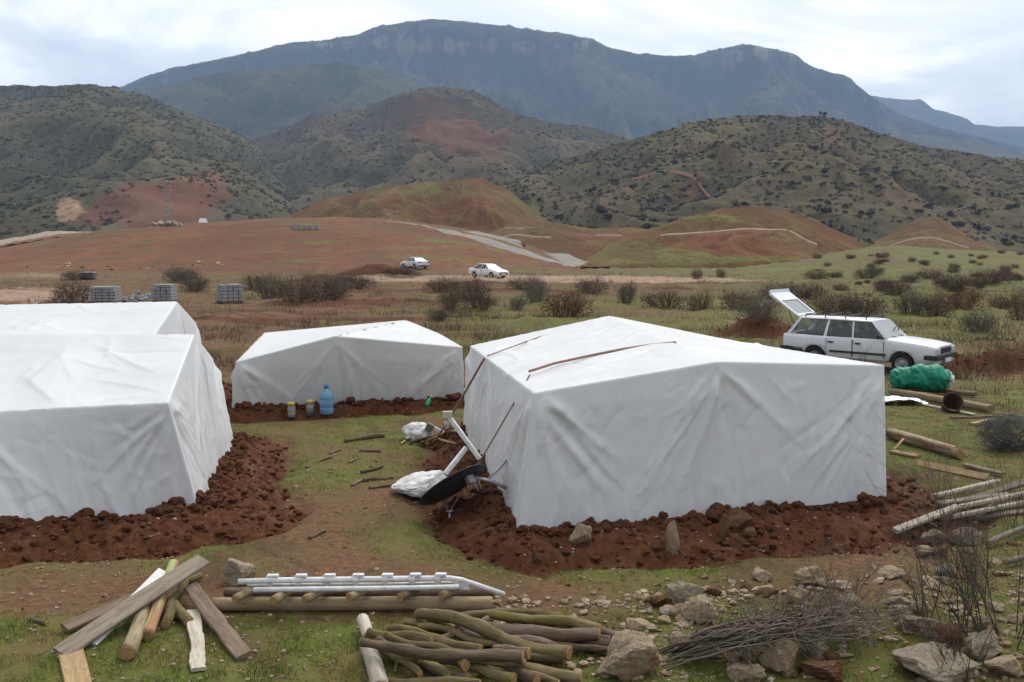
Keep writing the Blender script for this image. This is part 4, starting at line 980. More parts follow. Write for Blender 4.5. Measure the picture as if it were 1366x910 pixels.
# ------------------------------------------------------------------ hillside shrubs
def crown_mesh(name, seed, nl=150, leaf=.22):
    rs = np.random.default_rng(seed); lob = rs.normal(0, .38, (6, 3)) * [1, 1, .6] + [0, 0, .55]
    k = rs.integers(0, 6, nl); d = rs.normal(size=(nl, 3)); d /= np.linalg.norm(d, axis=1)[:, None]
    c = lob[k] + d * rs.uniform(.15, .42, (nl, 1)); c[:, 2] = np.abs(c[:, 2])
    a = rs.normal(size=(nl, 3)); b = rs.normal(size=(nl, 3)); a *= leaf / np.linalg.norm(a, axis=1)[:, None]; b *= leaf / np.linalg.norm(b, axis=1)[:, None]
    V = np.stack([c - a, c - b, c + a, c + b], 1).reshape(-1, 3)
    return V, np.arange(4 * nl).reshape(-1, 4)
M_SHR = bush_mat('dark_evergreen_leaves', (.050, .052, .028), (.074, .074, .040), (.115, .105, .058))
M_SHB = bush_mat('brown_grey_scrub', (.068, .054, .040), (.10, .083, .06), (.14, .115, .08))
M_SHM = bush_mat('mixed_scrub_leaves', (.058, .056, .033), (.085, .078, .046), (.125, .11, .064))
CROWN = [crown_mesh('shrub', i) for i in range(5)]
CM = []
for V, Q in CROWN:
    m = np_mesh('hillside_shrub', V, Q, False); m.materials.append(M_SHR); CM.append(m)
def hill_points(h, n, ulo, uhi, tlo, thi, seed, th=.0, bare=()):
    rs = np.random.default_rng(seed); u = rs.uniform(ulo, uhi, n); t_ = rs.uniform(tlo, thi, n)**.8
    s, Dd, ft = h['prof'](u); Y = ft + t_ * (Dd - ft); X = u * Y
    ok = fbm(X / 45, Y / 45, 3, seed + 1) + 1.3 * (rs.random(n) - .5) > th
    for (cx_, cy_, rx_, ry_) in bare:        # bare red slopes
        q1, q2 = project(X, Y, h['z'](u, Y)); ok &= (((q1 - cx_) / rx_)**2 + ((q2 - cy_) / ry_)**2 > .5 + .8 * rs.random(n))
    X, Y, u = X[ok], Y[ok], u[ok]; return X, Y, h['z'](u, Y)
HK = list(HILLS.values()); h_left, h_red, h_right = HK[4], HK[5], HK[6]
X, Y, Z = hill_points(h_right, 1350, -.05, .62, .02, 1.0, 900, .05)
pxx, _ = project(X, Y, Z); o_ = np.argsort(Y); X, Y, Z, pxx = X[o_], Y[o_], Z[o_], pxx[o_]
big = 0
rest = []
for x, y, z, p_ in zip(X, Y, Z, pxx):
    if big < 290 and 0 < p_ < 1366:
        o = link('hillside_shrub', random.choice(CM), None, (x, y, z - .3)); q = random.uniform(.8, 1.8) * (1.5 if random.random() < .15 else 1); o.scale = (q * 1.1, q * 1.1, q * .85); o.rotation_euler = (0, 0, random.uniform(0, 6))
        if random.random() < .35: o.material_slots[0].link = 'OBJECT'; o.material_slots[0].material = M_SHB
        tag(o, 'dark shrub on the lower slope of the right hand hill', 'shrub', 'shrubs on the lower right hill'); big += 1
    else: rest.append((x, y, z))
def crowns_as_stuff(name, pts, smin, smax, mat, seed, stride=2):
    rs = np.random.default_rng(seed); VV = []; n0 = 0; QQ = []
    for i, p in enumerate(pts):
        V, Q = CROWN[i % 5]; nl = len(Q) // stride; V = V[:nl * 4]; Q = Q[:nl]
        s = rs.uniform(smin, smax); a = rs.uniform(0, 6.28); c, sn = math.cos(a), math.sin(a)
        W_ = V * [s * 1.1, s * 1.1, s * .85]; W_ = np.stack([W_[:, 0] * c - W_[:, 1] * sn, W_[:, 0] * sn + W_[:, 1] * c, W_[:, 2]], -1)
        VV.append(W_ + np.asarray(p) - [0, 0, .3 * s]); QQ.append(Q + n0); n0 += len(V)
    o = link(name, np_mesh(name, np.concatenate(VV), np.concatenate(QQ), False), mat); o['kind'] = 'stuff'
crowns_as_stuff('hillside_scrub', rest, .7, 1.6, M_SHR, 1)
X, Y, Z = hill_points(h_right, 6000, -.05, .62, .02, 1.0, 905, -.05); crowns_as_stuff('hillside_scrub', list(zip(X, Y, Z)), .6, 1.5, M_SHB, 2, 3)
X, Y, Z = hill_points(h_left, 9500, -.58, -.17, .02, 1.02, 910, -.05, [(215, 275, 75, 30), (105, 285, 30, 18)]); crowns_as_stuff('hillside_scrub', list(zip(X, Y, Z)), .8, 1.8, M_SHM, 3, 4)
X, Y, Z = hill_points(h_red, 8500, -.34, .16, .02, 1.02, 920, .0, [(580, 160, 62, 30), (640, 200, 50, 20), (345, 205, 36, 18)]); crowns_as_stuff('hillside_scrub', list(zip(X, Y, Z)), .8, 1.9, M_SHM, 4, 4)
# ================================================================== OBJECTS
def wood_mat(name, a, b, grain=1.0, rough=.85, streak=None):
    t = newmat(name); v = t.coord('Object', (1.2, 9, 9)); oi = t.n('ShaderNodeObjectInfo')
    ad = t.n('ShaderNodeVectorMath', operation='MULTIPLY_ADD'); cb = t.n('ShaderNodeCombineXYZ'); t.l(oi.outputs['Random'], cb.inputs[0])
    t.l(cb.outputs[0], ad.inputs[0]); ad.inputs[1].default_value = (37, 0, 0); t.l(v, ad.inputs[2]); v = ad.outputs[0]
    n1 = t.noise(v, 2.2 * grain, 6, .65, .6); n2 = t.noise(v, 9 * grain, 4, .6)
    c = t.mix(t.mrange(n1, .3, .7), a, b)
    c = t.mix(t.mrange(n2, .5, .75, 0, .5), c, tuple(q * .45 for q in a))
    if streak: c = t.mix(t.mrange(t.noise(v, .9, 3, .5), .52, .6), c, streak)
    hs = t.n('ShaderNodeHueSaturation'); t.l(c, hs.inputs['Color']); t.l(t.mrange(oi.outputs['Random'], 0, 1, .8, 1.15), hs.inputs['Value'])
    nm = t.bump(n1, .5, .02); nm = t.bump(n2, .4, .008, nm)
    t.bsdf(hs.outputs[0], rough, nm, spec=.2); return t.m
M_W_GREY = wood_mat('weathered_grey_wood', (.15, .12, .09), (.26, .215, .165))
M_W_BRN = wood_mat('brown_old_plank', (.12, .082, .056), (.21, .15, .11))
M_W_YEL = wood_mat('fresh_yellow_wood', (.30, .20, .10), (.42, .30, .16))
M_W_TAN = wood_mat('tan_plank', (.22, .155, .085), (.33, .25, .15))
M_W_PALE = wood_mat('bleached_bark_strip', (.34, .29, .23), (.50, .45, .37))
M_W_BARK = wood_mat('peeling_pale_bark', (.20, .15, .09), (.34, .27, .165), 1.4, streak=(.14, .085, .05))
M_W_MOSS = wood_mat('mossy_bark', (.105, .078, .036), (.205, .155, .075), 1.6, streak=(.15, .125, .04))
M_W_DARK = wood_mat('dark_bark', (.075, .056, .036), (.145, .108, .068), 1.5)
M_W_PEEL = wood_mat('stripped_reddish_wood', (.23, .12, .065), (.33, .19, .10), 1.2, streak=(.30, .32, .13))
M_CUT = simple('cut_wood_end', (.30, .18, .075), .85, .25, 30)
M_CUTD = simple('old_cut_end', (.15, .095, .05), .9, .3, 30)
M_WHITE = simple('white_painted_metal', (.60, .60, .58), .45, .20, 14)
M_STEEL = simple('dull_steel', (.36, .37, .38), .45, .1, 6, metal=.6)
M_BLACK = simple('black_plastic', (.022, .023, .025), .5, .2, 5)
M_RUB = simple('tyre_rubber', (.020, .020, .020), .8, .2, 12)

def axis_obj(name, a, b, up=None):
    """matrix with x along a->b"""
    a = Vector(a); b = Vector(b); x = (b - a).normalized(); up = Vector(up) if up else Vector((0, 0, 1))
    y = up.cross(x)
    if y.length < 1e-4: y = Vector((0, 1, 0)).cross(x)
    y.normalize(); z = x.cross(y)
    M = Matrix((x, y, z)).transposed().to_4x4(); M.translation = (a + b) / 2; return M, (b - a).length
def log(a, b, r0, r1, mat, label, cat='log', group=None, bend=.04, knob=.12, name='log', ends=(1, 1), cut=None, seed=None, kink=0):
    M, L = axis_obj('', a, b); rs = random.Random(seed if seed is not None else random.random()); n = max(10, int(L / .06)); m = 12
    ph = rs.uniform(0, 6.3); vs = []; off = Vector((rs.uniform(-9, 9), rs.uniform(-9, 9), rs.uniform(-9, 9)))
    kp = rs.uniform(.35, .65)
    for i in range(n + 1):
        q = i / n; r = r0 + (r1 - r0) * q
        cy = bend * L * math.sin(q * PI + .3 * math.sin(ph)) * math.cos(ph) + kink * L * max(0, 1 - abs(q - kp) / .35)
        cz = bend * L * .5 * math.sin(q * 2 * PI) * math.sin(ph)
        for k in range(m):
            an = 2 * PI * k / m; d = Vector((0, math.cos(an), math.sin(an)))
            rr = r * (1 + knob * mnoise.fractal(Vector((q * L * 6, d.y * 1.2, d.z * 1.2)) + off, .9, 2, 3) + .25 * knob * mnoise.noise(Vector((q * L * 30, d.y * 3, d.z * 3)) + off))
            vs.append((q * L - L / 2, cy + d.y * rr, cz + d.z * rr))
    mb = MB(); fs = []
    for i in range(n):
        for k in range(m):
            k2 = (k + 1) % m; fs.append((i * m + k, i * m + k2, (i + 1) * m + k2, (i + 1) * m + k))
    mb.add(vs, fs, True)
    mb.f.append(list(range(m))[::-1]); mb.sm.append(False); mb.f.append([n * m + k for k in range(m)]); mb.sm.append(False)
    o = mb.build(name, mat); o.matrix_world = M; tag(o, label, cat, group)
    for e, i0, sx in ((0, 0, -1), (1, n * m, 1)):
        if not ends[e]: continue
        ring = [Vector(vs[i0 + k]) for k in range(m)]; c = sum(ring, Vector()) / m
        lo = [c + (p - c) * .93 + Vector((sx * .001, 0, 0)) for p in ring]; hi = [c + (p - c) * .88 + Vector((sx * .008, 0, 0)) for p in ring]
        eb = MB(); eb.add(lo + hi, [(k, (k + 1) % m, m + (k + 1) % m, m + k) for k in range(m)] + [[m + k for k in range(m)]])
        ce = eb.build('cut_end', cut or M_CUT, o)
    return o
def plank(a, b, w, t_, mat, label, cat='plank', group=None, roll=0.0, warp=.006, name='plank', rag=.0, seed=None, up=None):
    M, L = axis_obj('', a, b, up); M = M @ Matrix.Rotation(roll, 4, 'X'); rs = random.Random(seed if seed is not None else random.random()); n = max(8, int(L / .07)); vs = []
    off = rs.uniform(0, 50); p1, p2 = rs.uniform(-1, 1), rs.uniform(-1, 1)
    for i in range(n + 1):
        q = i / n; x = q * L - L / 2; z = warp * L * p1 * math.sin(q * PI); y = warp * L * .6 * p2 * math.sin(q * PI)
        e1 = w / 2 * (1 + rag * mnoise.fractal(Vector((q * L * 3, off, 0)), .9, 2, 4) + .02 * mnoise.noise(Vector((q * L * 9, off, 3)))); e2 = w / 2 * (1 + rag * mnoise.fractal(Vector((q * L * 3, off + 9, 0)), .9, 2, 4))
        xo = rag * .3 * w * mnoise.noise(Vector((off, q * 3, 1))) if i in (0, n) else 0
        c = t_ * .22
        for (yy, zz) in ((-e1, -t_ / 2 + c), (-e1 + c, -t_ / 2), (e2 - c, -t_ / 2), (e2, -t_ / 2 + c), (e2, t_ / 2 - c), (e2 - c, t_ / 2), (-e1 + c, t_ / 2), (-e1, t_ / 2 - c)):
            vs.append((x + xo * (1 if yy > 0 else -.6), yy + y, zz + z))
    mb = MB(); fs = []
    for i in range(n):
        for k in range(8):
            k2 = (k + 1) % 8; fs.append((i * 8 + k, i * 8 + k2, (i + 1) * 8 + k2, (i + 1) * 8 + k))
    fs += [list(range(8))[::-1], [n * 8 + k for k in range(8)]]
    mb.add(vs, fs, False); o = mb.build(name, mat); o.matrix_world = M
    return tag(o, label, cat, group)
def up(p, h): return Vector(p) + Vector((0, 0, h))

# ---------------- leaning planks and logs at lower left
GL = 'planks and logs heaped at lower left'
plank(PG(80, 872, .04), PG(271, 746, .36), .17, .032, M_W_GREY, 'long grey plank lying topmost across the lower left heap', group=GL, roll=.35, seed=1)
plank(PG(122, 858, .03), PG(217, 762, .26), .10, .025, M_WHITE, 'white painted board under the long grey plank', 'board', GL, roll=.5, seed=2, name='board')
plank(PG(86, 838, .05), PG(190, 793, .14), .13, .04, M_W_BRN, 'dark brown plank at the left side of the heap', group=GL, roll=.3, seed=3)
plank(PG(108, 926, .02), PG(94, 868, .03), .19, .03, M_W_YEL, 'yellow board cut off by the bottom edge at lower left', 'board', GL, seed=4, name='board')
log(PG(170, 872, .065), PG(197, 800, .10), .068, .062, M_W_BARK, 'thick pale barked log with cut end facing forward in the lower left heap', group=GL, seed=5, bend=.01)
log(PG(196, 848, .05), PG(232, 752, .26), .055, .05, M_W_PEEL, 'reddish log with a pale green stripped streak, leaning in the lower left heap', group=GL, seed=6, bend=.01, knob=.06)
log(PG(220, 833, .045), PG(247, 775, .14), .045, .04, M_W_MOSS, 'crooked mossy branch piece in the middle of the lower left heap', 'branch', GL, seed=7, bend=.06, kink=.08, name='branch')
log(PG(252, 830, .045), PG(232, 806, .09), .048, .045, M_W_MOSS, 'short mossy log with orange cut end, in the lower left heap', group=GL, seed=8, bend=.01)
plank(PG(265, 893, .025), PG(258, 815, .05), .13, .03, M_W_PALE, 'pale bleached slab of wood with ragged edge', 'slab', GL, rag=.5, seed=9, name='slab')
plank(PG(325, 876, .03), PG(254, 782, .16), .135, .045, M_W_BRN, 'brown plank slanting down to the right with a notched edge', group=GL, rag=.25, roll=-.25, seed=10)
log(PG(240, 778, .03), PG(268, 768, .05), .035, .03, M_W_MOSS, 'small mossy stick end behind the lower left heap', 'stick', GL, seed=11, name='stick')
log(PG(62, 832, .02), PG(40, 826, .02), .022, .016, M_W_DARK, 'dark twig on the grass left of the heap', 'stick', GL, seed=12, name='stick')

# ---------------- log cradle with white pipes
GC = 'poles of the log cradle'
A, B = PG(284, 806, .07), PG(656, 806, .08)
log(A, B, .062, .07, M_W_TAN, 'long thick front pole lying below the white pipes', 'pole', GC, seed=20, bend=.004, knob=.05, name='pole')
A2, B2 = PG(300, 790, .06), PG(658, 789, .06)
log(A2, B2, .042, .05, M_W_BRN, 'long thinner rear pole behind the short cross logs', 'pole', GC, seed=21, bend=.005, knob=.06, name='pole')
ords = ['leftmost', 'second', 'third', 'fourth', 'fifth', 'rightmost']
for i, (x0, y0, x1, y1) in enumerate([(314, 799, 345, 783), (365, 801, 392, 785), (407, 800, 440, 784), (466, 797, 495, 783), (534, 797, 560, 782), (590, 795, 612, 781)]):
    log(PG(x0, y0, .19), PG(x1, y1, .19), .042, .038, M_W_TAN if i not in (4,) else M_W_BRN, ords[i] + ' short cross log under the white pipes' + ('' if i in (0, 5) else ', counted from the left'), 'log', 'short cross logs under the pipes', seed=30 + i, bend=.01, knob=.05)
pf = empty('pipe_frame', tuple((A + B) / 2), 0, 'white metal pipe frame with clamps lying across the short logs', 'pipe frame')
o3 = Vector(pf.location)
def loc(p): return tuple(Vector(p) - o3)
top = [loc(PG(x, y, .30)) for x, y in ((318, 776), (380, 774), (460, 773), (540, 772), (600, 771.5), (616, 774), (640, 782), (672, 793))]
top[-1] = loc(PG(672, 793, .10)); top[-2] = loc(PG(640, 782, .20))
MB().tube(top, .026, 10).build('bent_pipe', M_WHITE, pf)
low = [loc(PG(x, y, .25)) for x, y in ((338, 787), (420, 786), (520, 785), (612, 783))]
MB().tube(low, .024, 10).build('straight_pipe', M_WHITE, pf)
mid = [loc(PG(x, y, .24)) for x, y in ((330, 781), (420, 780), (520, 779.5), (616, 777))]
MB().tube(mid, .016, 8).build('thin_pipe', M_WHITE, pf)
for i, px in enumerate((360, 398, 436, 474, 513, 550, 584)):
    q = PG(px, 773.5 - i * .3, .30); q = q - o3
    cl = MB(); cl.lathe([(.036, -.03), (.036, .03), (.028, .03), (.028, -.03), (.036, -.03)], 12, Matrix.Translation(q) @ Matrix.Rotation(PI / 2, 4, 'Y'))
    cl.box(q + Vector((.03, .0, .038)), (.10, .05, .022)); cl.box(q + Vector((.0, -.01, -.05)), (.014, .03, .07))
    cl.build('clamp', M_WHITE, pf)
g_ = MB(); q = PG(612, 780, .26) - o3; g_.hexa([q + Vector(v) for v in ((-.06, 0, -.04), (.1, 0, -.05), (.1, .012, -.05), (-.06, .012, -.04))], [q + Vector(v) for v in ((-.02, 0, .06), (.06, 0, .04), (.06, .012, .04), (-.02, .012, .06))]); g_.build('gusset_plate', M_WHITE, pf)

# ---------------- firewood pile
GF = 'branches of the firewood pile'
fw = [  # px0,py0,h0, px1,py1,h1, r0,r1, mat, bend, label
 (558, 818, .16, 758, 872, .12, .058, .075, M_W_MOSS, .05, 'long mossy branch slanting over the firewood pile from upper left to its broken right end'),
 (482, 857, .22, 697, 876, .20, .045, .062, M_W_DARK, .03, 'dark topmost branch lying nearly level over the left of the firewood pile'),
 (580, 822, .06, 745, 824, .07, .045, .050, M_W_MOSS, .04, 'mossy branch along the back edge of the firewood pile with an orange cut end'),
 (655, 820, .12, 800, 840, .12, .050, .055, M_W_MOSS, -.05, 'bent mossy branch behind the long slanting one, toward the right'),
 (660, 840, .14, 798, 846, .14, .060, .066, M_W_BRN, .04, 'reddish barked branch across the right half of the firewood pile'),
 (742, 848, .06, 822, 862, .06, .058, .060, M_W_DARK, .02, 'thick dark branch at the right foot of the firewood pile'),
 (750, 828, .04, 830, 850, .06, .040, .045, M_W_BRN, .03, 'thin reddish branch reaching the right end of the firewood pile'),
 (575, 862, .10, 650, 838 - 12, .05, .035, .04, M_W_BRN, .02, 'short branch lying across the grass gap in the firewood pile'),
 (492, 842, .16, 575, 856, .16, .040, .052, M_W_MOSS, .05, 'stub ended mossy branch at the left of the firewood pile'),
 (520, 838, .14, 640, 866, .14, .045, .05, M_W_MOSS, -.04, 'mossy branch running beneath the dark topmost one'),
 (555, 866, .10, 620, 888, .14, .05, .06, M_W_MOSS, .05, 'mossy branch ending in a round orange cut at the front of the firewood pile'),
 (618, 884, .08, 685, 906, .08, .048, .052, M_W_MOSS, .02, 'mossy branch low at the front, right of the orange cut'),
 (640, 880, .07, 716, 908, .07, .055, .058, M_W_DARK, .03, 'dark branch low at the front with yellow cut end'),
 (700, 892, .06, 775, 904, .06, .058, .052, M_W_MOSS, .02, 'mossy branch at the front right of the firewood pile by the boulder'),
 (530, 875, .05, 600, 902, .06, .045, .048, M_W_MOSS, .03, 'branch at the front left underside of the firewood pile'),
 (545, 872, .05, 625, 905, .05, .045, .048, M_W_DARK, .04, 'dark branch deep at the front left of the firewood pile'),
 (660, 868, .12, 705, 872, .14, .058, .062, M_W_BRN, .01, 'short stub under the dark topmost branch with a pale end'),
 (700, 876, .06, 752, 880, .06, .045, .045, M_W_DARK, .02, 'small dark piece under the broken end of the long branch'),
 (520, 910, .05, 640, 914, .06, .04, .05, M_W_MOSS, .03, 'branch cut off by the bottom edge under the firewood pile'),
 (600, 846, .05, 680, 860, .05, .045, .05, M_W_DARK, .03, 'hidden dark branch in the middle of the firewood pile')]
fw += [(570, 826, .05, 640, 850, .04, .028, .035, M_W_BRN, .05, 'thin brown branch in the grassy gap at the left of the firewood pile'), (600, 870, .18, 700, 884, .14, .030, .040, M_W_MOSS, .05, 'thin mossy branch on top at the front of the firewood pile'), (690, 818, .05, 770, 828, .05, .030, .035, M_W_MOSS, .04, 'thin branch at the back right of the firewood pile'), (770, 858, .04, 826, 872, .04, .035, .04, M_W_BRN, .03, 'short reddish branch at the far right foot of the firewood pile'), (505, 852, .20, 560, 880, .12, .030, .034, M_W_DARK, .04, 'thin dark branch sloping down at the front left of the firewood pile')]
rs_ = random.Random(77)
for k, (x0, y0, x1, y1, h) in enumerate([(515, 846, 610, 872, .18), (560, 836, 668, 858, .10), (610, 836, 740, 862, .10), (640, 832, 720, 846, .08), (690, 838, 812, 852, .10), (700, 826, 790, 838, .06), (575, 880, 660, 896, .10), (640, 892, 745, 912, .05), (510, 866, 560, 900, .08), (730, 858, 812, 866, .08), (540, 830, 600, 842, .08)]):
    fw.append((x0, y0, h, x1, y1, h * .8, .024 + .014 * rs_.random(), .030 + .012 * rs_.random(), rs_.choice((M_W_MOSS, M_W_MOSS, M_W_BRN, M_W_DARK)), rs_.uniform(-.06, .06), 'thin branch lying among the thicker ones of the firewood pile'))
for i, f in enumerate(fw):
    log(PG(f[0], f[1], f[2]), PG(f[3], f[4], f[5]), f[6] * .84, f[7] * .84, f[8], f[10], 'branch', GF, bend=f[9] * 1.5, knob=.30, name='branch', seed=60 + i, kink=.035 * (-1)**i)
log(PG(484, 826, .10), PG(492, 850, .10), .055, .05, M_W_PALE, 'pale peeled log, its upper end left of the firewood pile', 'log', GF, seed=90, bend=.01, knob=.06)
log(PG(489, 862, .06), PG(508, 920, .05), .062, .075, M_W_PALE, 'pale peeled log cut off by the bottom edge left of the firewood pile', 'log', GF, seed=91, bend=.02, knob=.08)
log(PG(527, 895, .03), PG(531, 868, .12), .015, .01, M_W_DARK, 'thin upright twig in the left of the firewood pile', 'twig', GF, seed=92, name='twig')

# ---------------- twigs on the path between the tents
GT = 'sticks on the path between the tents'
for i, (x0, y0, x1, y1, r, lb) in enumerate([(460, 588, 512, 581, .045, 'thick brown log piece on the path in front of the middle tent'), (480, 601, 508, 602, .03, 'short dark stick below the thick log piece'), (482, 630, 510, 622, .03, 'stick in the middle of the path'), (470, 648, 484, 640, .025, 'short stick left of the pair on the path'), (484, 641, 524, 637, .03, 'long stick of the pair on the path, upper one'),
   (492, 651, 523, 648, .025, 'lower stick of the pair on the path'), (408, 624, 443, 610, .02, 'thin stick near the left tent trench'), (466, 617, 480, 611, .018, 'tiny stick in the middle of the path'), (412, 718, 434, 708, .02, 'reddish wood splinter low on the path'), (440, 605, 455, 600, .018, 'tiny stick left of the thick log piece')]):
    log(PG(x0, y0, r * .7), PG(x1, y1, r * .7), r, r * .75, M_W_BRN if i % 2 else M_W_DARK, lb, 'stick', GT, seed=110 + i, bend=.05, knob=.2, name='stick', ends=(0, 0))

# ---------------- dish, bags, sticks and cords by the largest tent
def orient(n, roll=0.0):
    n = Vector(n).normalized(); return n.to_track_quat('Z', 'Y').to_matrix().to_4x4() @ Matrix.Rotation(roll, 4, 'Z')
dc = PG(607, 652, .30); dish = empty('satellite_dish', tuple(dc), 0, 'overturned dark backed satellite dish leaning beside the largest tent', 'satellite dish')
ND = Vector((-.50, .40, .77)).normalized(); MD = orient(ND)
R = .46; prof = [(R * k / 10, .085 * (k / 10)**2 - .03) for k in range(11)]
M_DISHB = simple('dark_dish_back', (.035, .037, .042), .45, .2, 4); M_DISHF = simple('pale_dish_face', (.42, .43, .44), .5, .1, 4)
MB().lathe(prof, 40, MD).build('reflector', M_DISHB, dish)
MB().lathe([(r * .985, z + .012) for r, z in prof], 40, MD).build('reflector_face', M_DISHF, dish)
MB().lathe([(R - .006, .05), (R + .014, .05), (R + .014, .066), (R - .006, .066), (R - .006, .05)], 40, MD).build('rim', M_BLACK, dish)
def dl(p): return Vector(p) - dc
lnb = PG(599, 556, 1.0) ; lnb = Vector(PY(599, 556, dc.y + .25)); foot_ = Vector(PY(640, 612, dc.y + .12))
def square_bar(mb, a, b, w):
    M, L = axis_obj('', a, b); x = M.to_3x3(); c = M.translation
    mb.box(c, (L, w, w), x); return mb
square_bar(MB(), dl(lnb), dl(foot_), .05).build('feed_arm', M_WHITE, dish)
square_bar(MB(), dl(PY(622, 597, dc.y + .2)), dl(PY(594, 632, dc.y + .02)), .05).build('brace_arm', M_WHITE, dish)
M_LNB = simple('yellowed_plastic', (.42, .40, .32), .5, .1, 6)
mbx = MB(); mbx.box(dl(PY(597, 553, dc.y + .25)), (.12, .07, .08)); mbx.lathe([(.02, 0), (.032, 0), (.032, .07), (0, .07)], 14, Matrix.Translation(dl(PY(596, 562, dc.y + .25))) @ Matrix.Rotation(PI, 4, 'X')); mbx.build('feed_head', M_LNB, dish, bevel=0)
st = MB(); st.tube([dl(PY(630, 636, dc.y - .1)), dl(PY(655, 642, dc.y - .1)), dl(PY(675, 651, dc.y - .05))], .024, 8); st.tube([dl(PY(651, 640, dc.y - .1)), dl(PY(676, 614, dc.y + .2))], .018, 8); st.build('mount_tube', M_STEEL, dish)
br = MB(); br.box(dl(PY(628, 640, dc.y - .14)), (.12, .06, .10), MD.to_3x3())
for k in range(5): br.tube([dl(PY(622 + k * 4, 640 + k % 2 * 4, dc.y - .14)), dl(PY(626 + k * 4, 655 - k % 3 * 3, dc.y - .2))], .006, 5)
br.build('bracket', M_STEEL, dish)
# second feed arm lying behind
c2 = PG(590, 582, .05); fa = empty('feed_arm', tuple(c2), 0, 'loose white feed arm with grey head lying on sticks behind the dish', 'antenna arm')
square_bar(MB(), Vector(PY(577, 570, c2.y + .0)) - c2, Vector(PY(592, 577, c2.y)) - c2, .05).build('arm', M_WHITE, fa)
mb = MB(); mb.box(Vector(PY(573, 570, c2.y)) - c2, (.13, .10, .13), Matrix.Rotation(.5, 3, 'Y')); mb.build('feed_head', simple('grey_olive_plastic', (.13, .13, .10), .6, .15, 6), fa, bevel=.01)

def bag(c, rx, ry, rz_, mat, label, seed, rot=0.0, name='plastic_bag', crumple=.25, taper=None):
    v, f = ICO[5]; v = v.copy(); off = Vector((seed * 3.1, seed, 0))
    out = []
    for p in v:
        q = Vector(p); d = 1 + crumple * mnoise.fractal(q * 1.4 + off, .9, 2, 4) + crumple * .55 * (1 - abs(mnoise.noise(q * 3.1 + off)) * 2.6) * .5 + crumple * .25 * (1 - abs(mnoise.noise(q * 7 + off)) * 2.6) * .5
        w_ = q * d
        if taper: w_ = taper(w_)
        out.append((w_.x * rx, w_.y * ry, max(w_.z * rz_, -rz_ * .55)))
    o = link(name, np_mesh(name, np.array(out), f), mat, tuple(c)); o.rotation_euler = (0, 0, rot); return tag(o, label, 'bag')
t = newmat('dirty_white_bag'); v = t.coord('Object'); n1 = t.noise(v, 2.5, 4, .6); n2 = t.noise(v, 9, 4, .6)
c = t.ramp(n1, [(.35, (.45, .42, .39)), (.55, (.68, .67, .66))]); c = t.mix(t.mrange(n1, .62, .72), c, (.42, .20, .12))
t.bsdf(c, .5, t.bump(n2, .2, .02), spec=.3); M_BAG = t.m
bag(PG(560, 648, .16), .36, .26, .23, M_BAG, 'dirty white sack with orange print lying against the dish', 3, .35, name='sack', crumple=.17, taper=lambda q: Vector((q.x, q.y * (1 - .25 * q.x), q.z * (.72 + .45 * q.x))))
bag(PG(556, 578, .12), .25, .18, .19, M_BAG, 'white plastic bag behind the dish near the middle tent', 9, -.2, crumple=.2)
for i, (x0, y0, h0, x1, y1, h1, r, m, lb) in enumerate([(541, 585, .06, 573, 577, .14, .022, M_WHITE, 'thin white slat under the bag behind the dish'), (546, 591, .03, 590, 578, .10, .03, M_W_DARK, 'dark stick under the loose feed arm'), (562, 591, .05, 588, 580, .1, .022, M_W_TAN, 'tan stick with pale end under the loose feed arm'), (575, 580, .12, 608, 592, .03, .02, M_W_TAN, 'thin tan stick pointing at the tent wall'), (585, 575, .16, 614, 568, .12, .025, M_W_BRN, 'brown stick resting against the tent wall'), (595, 572, .1, 615, 578, .05, .03, M_W_TAN, 'short tan stick at the tent wall foot'), (534, 592, .02, 540, 588, .03, .02, M_W_YEL, 'small yellow wood chip left of the bag sticks')]):
    log(PG(x0, y0, h0), PG(x1, y1, h1), r, r * .9, m, lb, 'stick', 'sticks behind the dish', seed=130 + i, knob=.1, name='stick', cut=M_CUT)
log(PG(596, 678, .0), PG(587, 654, .24), .03, .032, M_W_TAN, 'wooden stake standing in the dirt below the dish', 'stake', None, seed=141, name='stake', bend=.0)
pg = PG(600, 685, .03); peg = empty('metal_peg', tuple(pg), 0, 'grey metal peg holding the cord in front of the dish', 'peg')
m_ = MB(); m_.tube([(0, 0, -.15), (0, 0, .03)], .018, 8); m_.build('shaft', M_STEEL, peg); m_ = MB(); m_.lathe([(0, .05), (.045, .045), (.05, .025), (.02, .015), (0, .015)], 12); m_.build('head', M_STEEL, peg)
M_ROPE = simple('reddish_cord', (.26, .15, .125), .85, .2, 25)
def rope(tent, c, pts, r, name='guy_rope', sag=.0, n=14):
    pts = [Vector(p) - Vector(c) for p in pts]; out = []
    for i in range(len(pts) - 1):
        for k in range(n):
            q = k / n; p = pts[i].lerp(pts[i + 1], q); out.append(p - Vector((0, 0, sag * math.sin(q * PI))))
    out.append(pts[-1]); MB().tube(out, r, 6).build(name, M_ROPE, tent)
rope(tent_r, c_r, [PY(646, 478, 15.1), PG(578, 592, .0)], .019, sag=.03)
rope(tent_r, c_r, [PY(707, 500, 12.3), pg + Vector((0, 0, .03))], .011, sag=.02)
def on_roof(px, py, lift=.045):
    """point of the near roof slope of the largest tent under a pixel"""
    a, b, cc = v3(TENTS['right']['eave'][0]), v3(TENTS['right']['ridge'][0]), v3(TENTS['right']['eave'][3])
    n = np.cross(b - a, cc - a); d = np.array(ray(px, py)); o = np.array([0, 0, H]); t = n.dot(a - o) / n.dot(d); return Vector(o + d * t) + Vector((0, 0, lift))
roof_c = [on_roof(px, py) for px, py in ((706, 500), (740, 489), (790, 478), (830, 470), (870, 464), (902, 461))]
rope(tent_r, c_r, roof_c, .018, 'roof_rope', n=3)
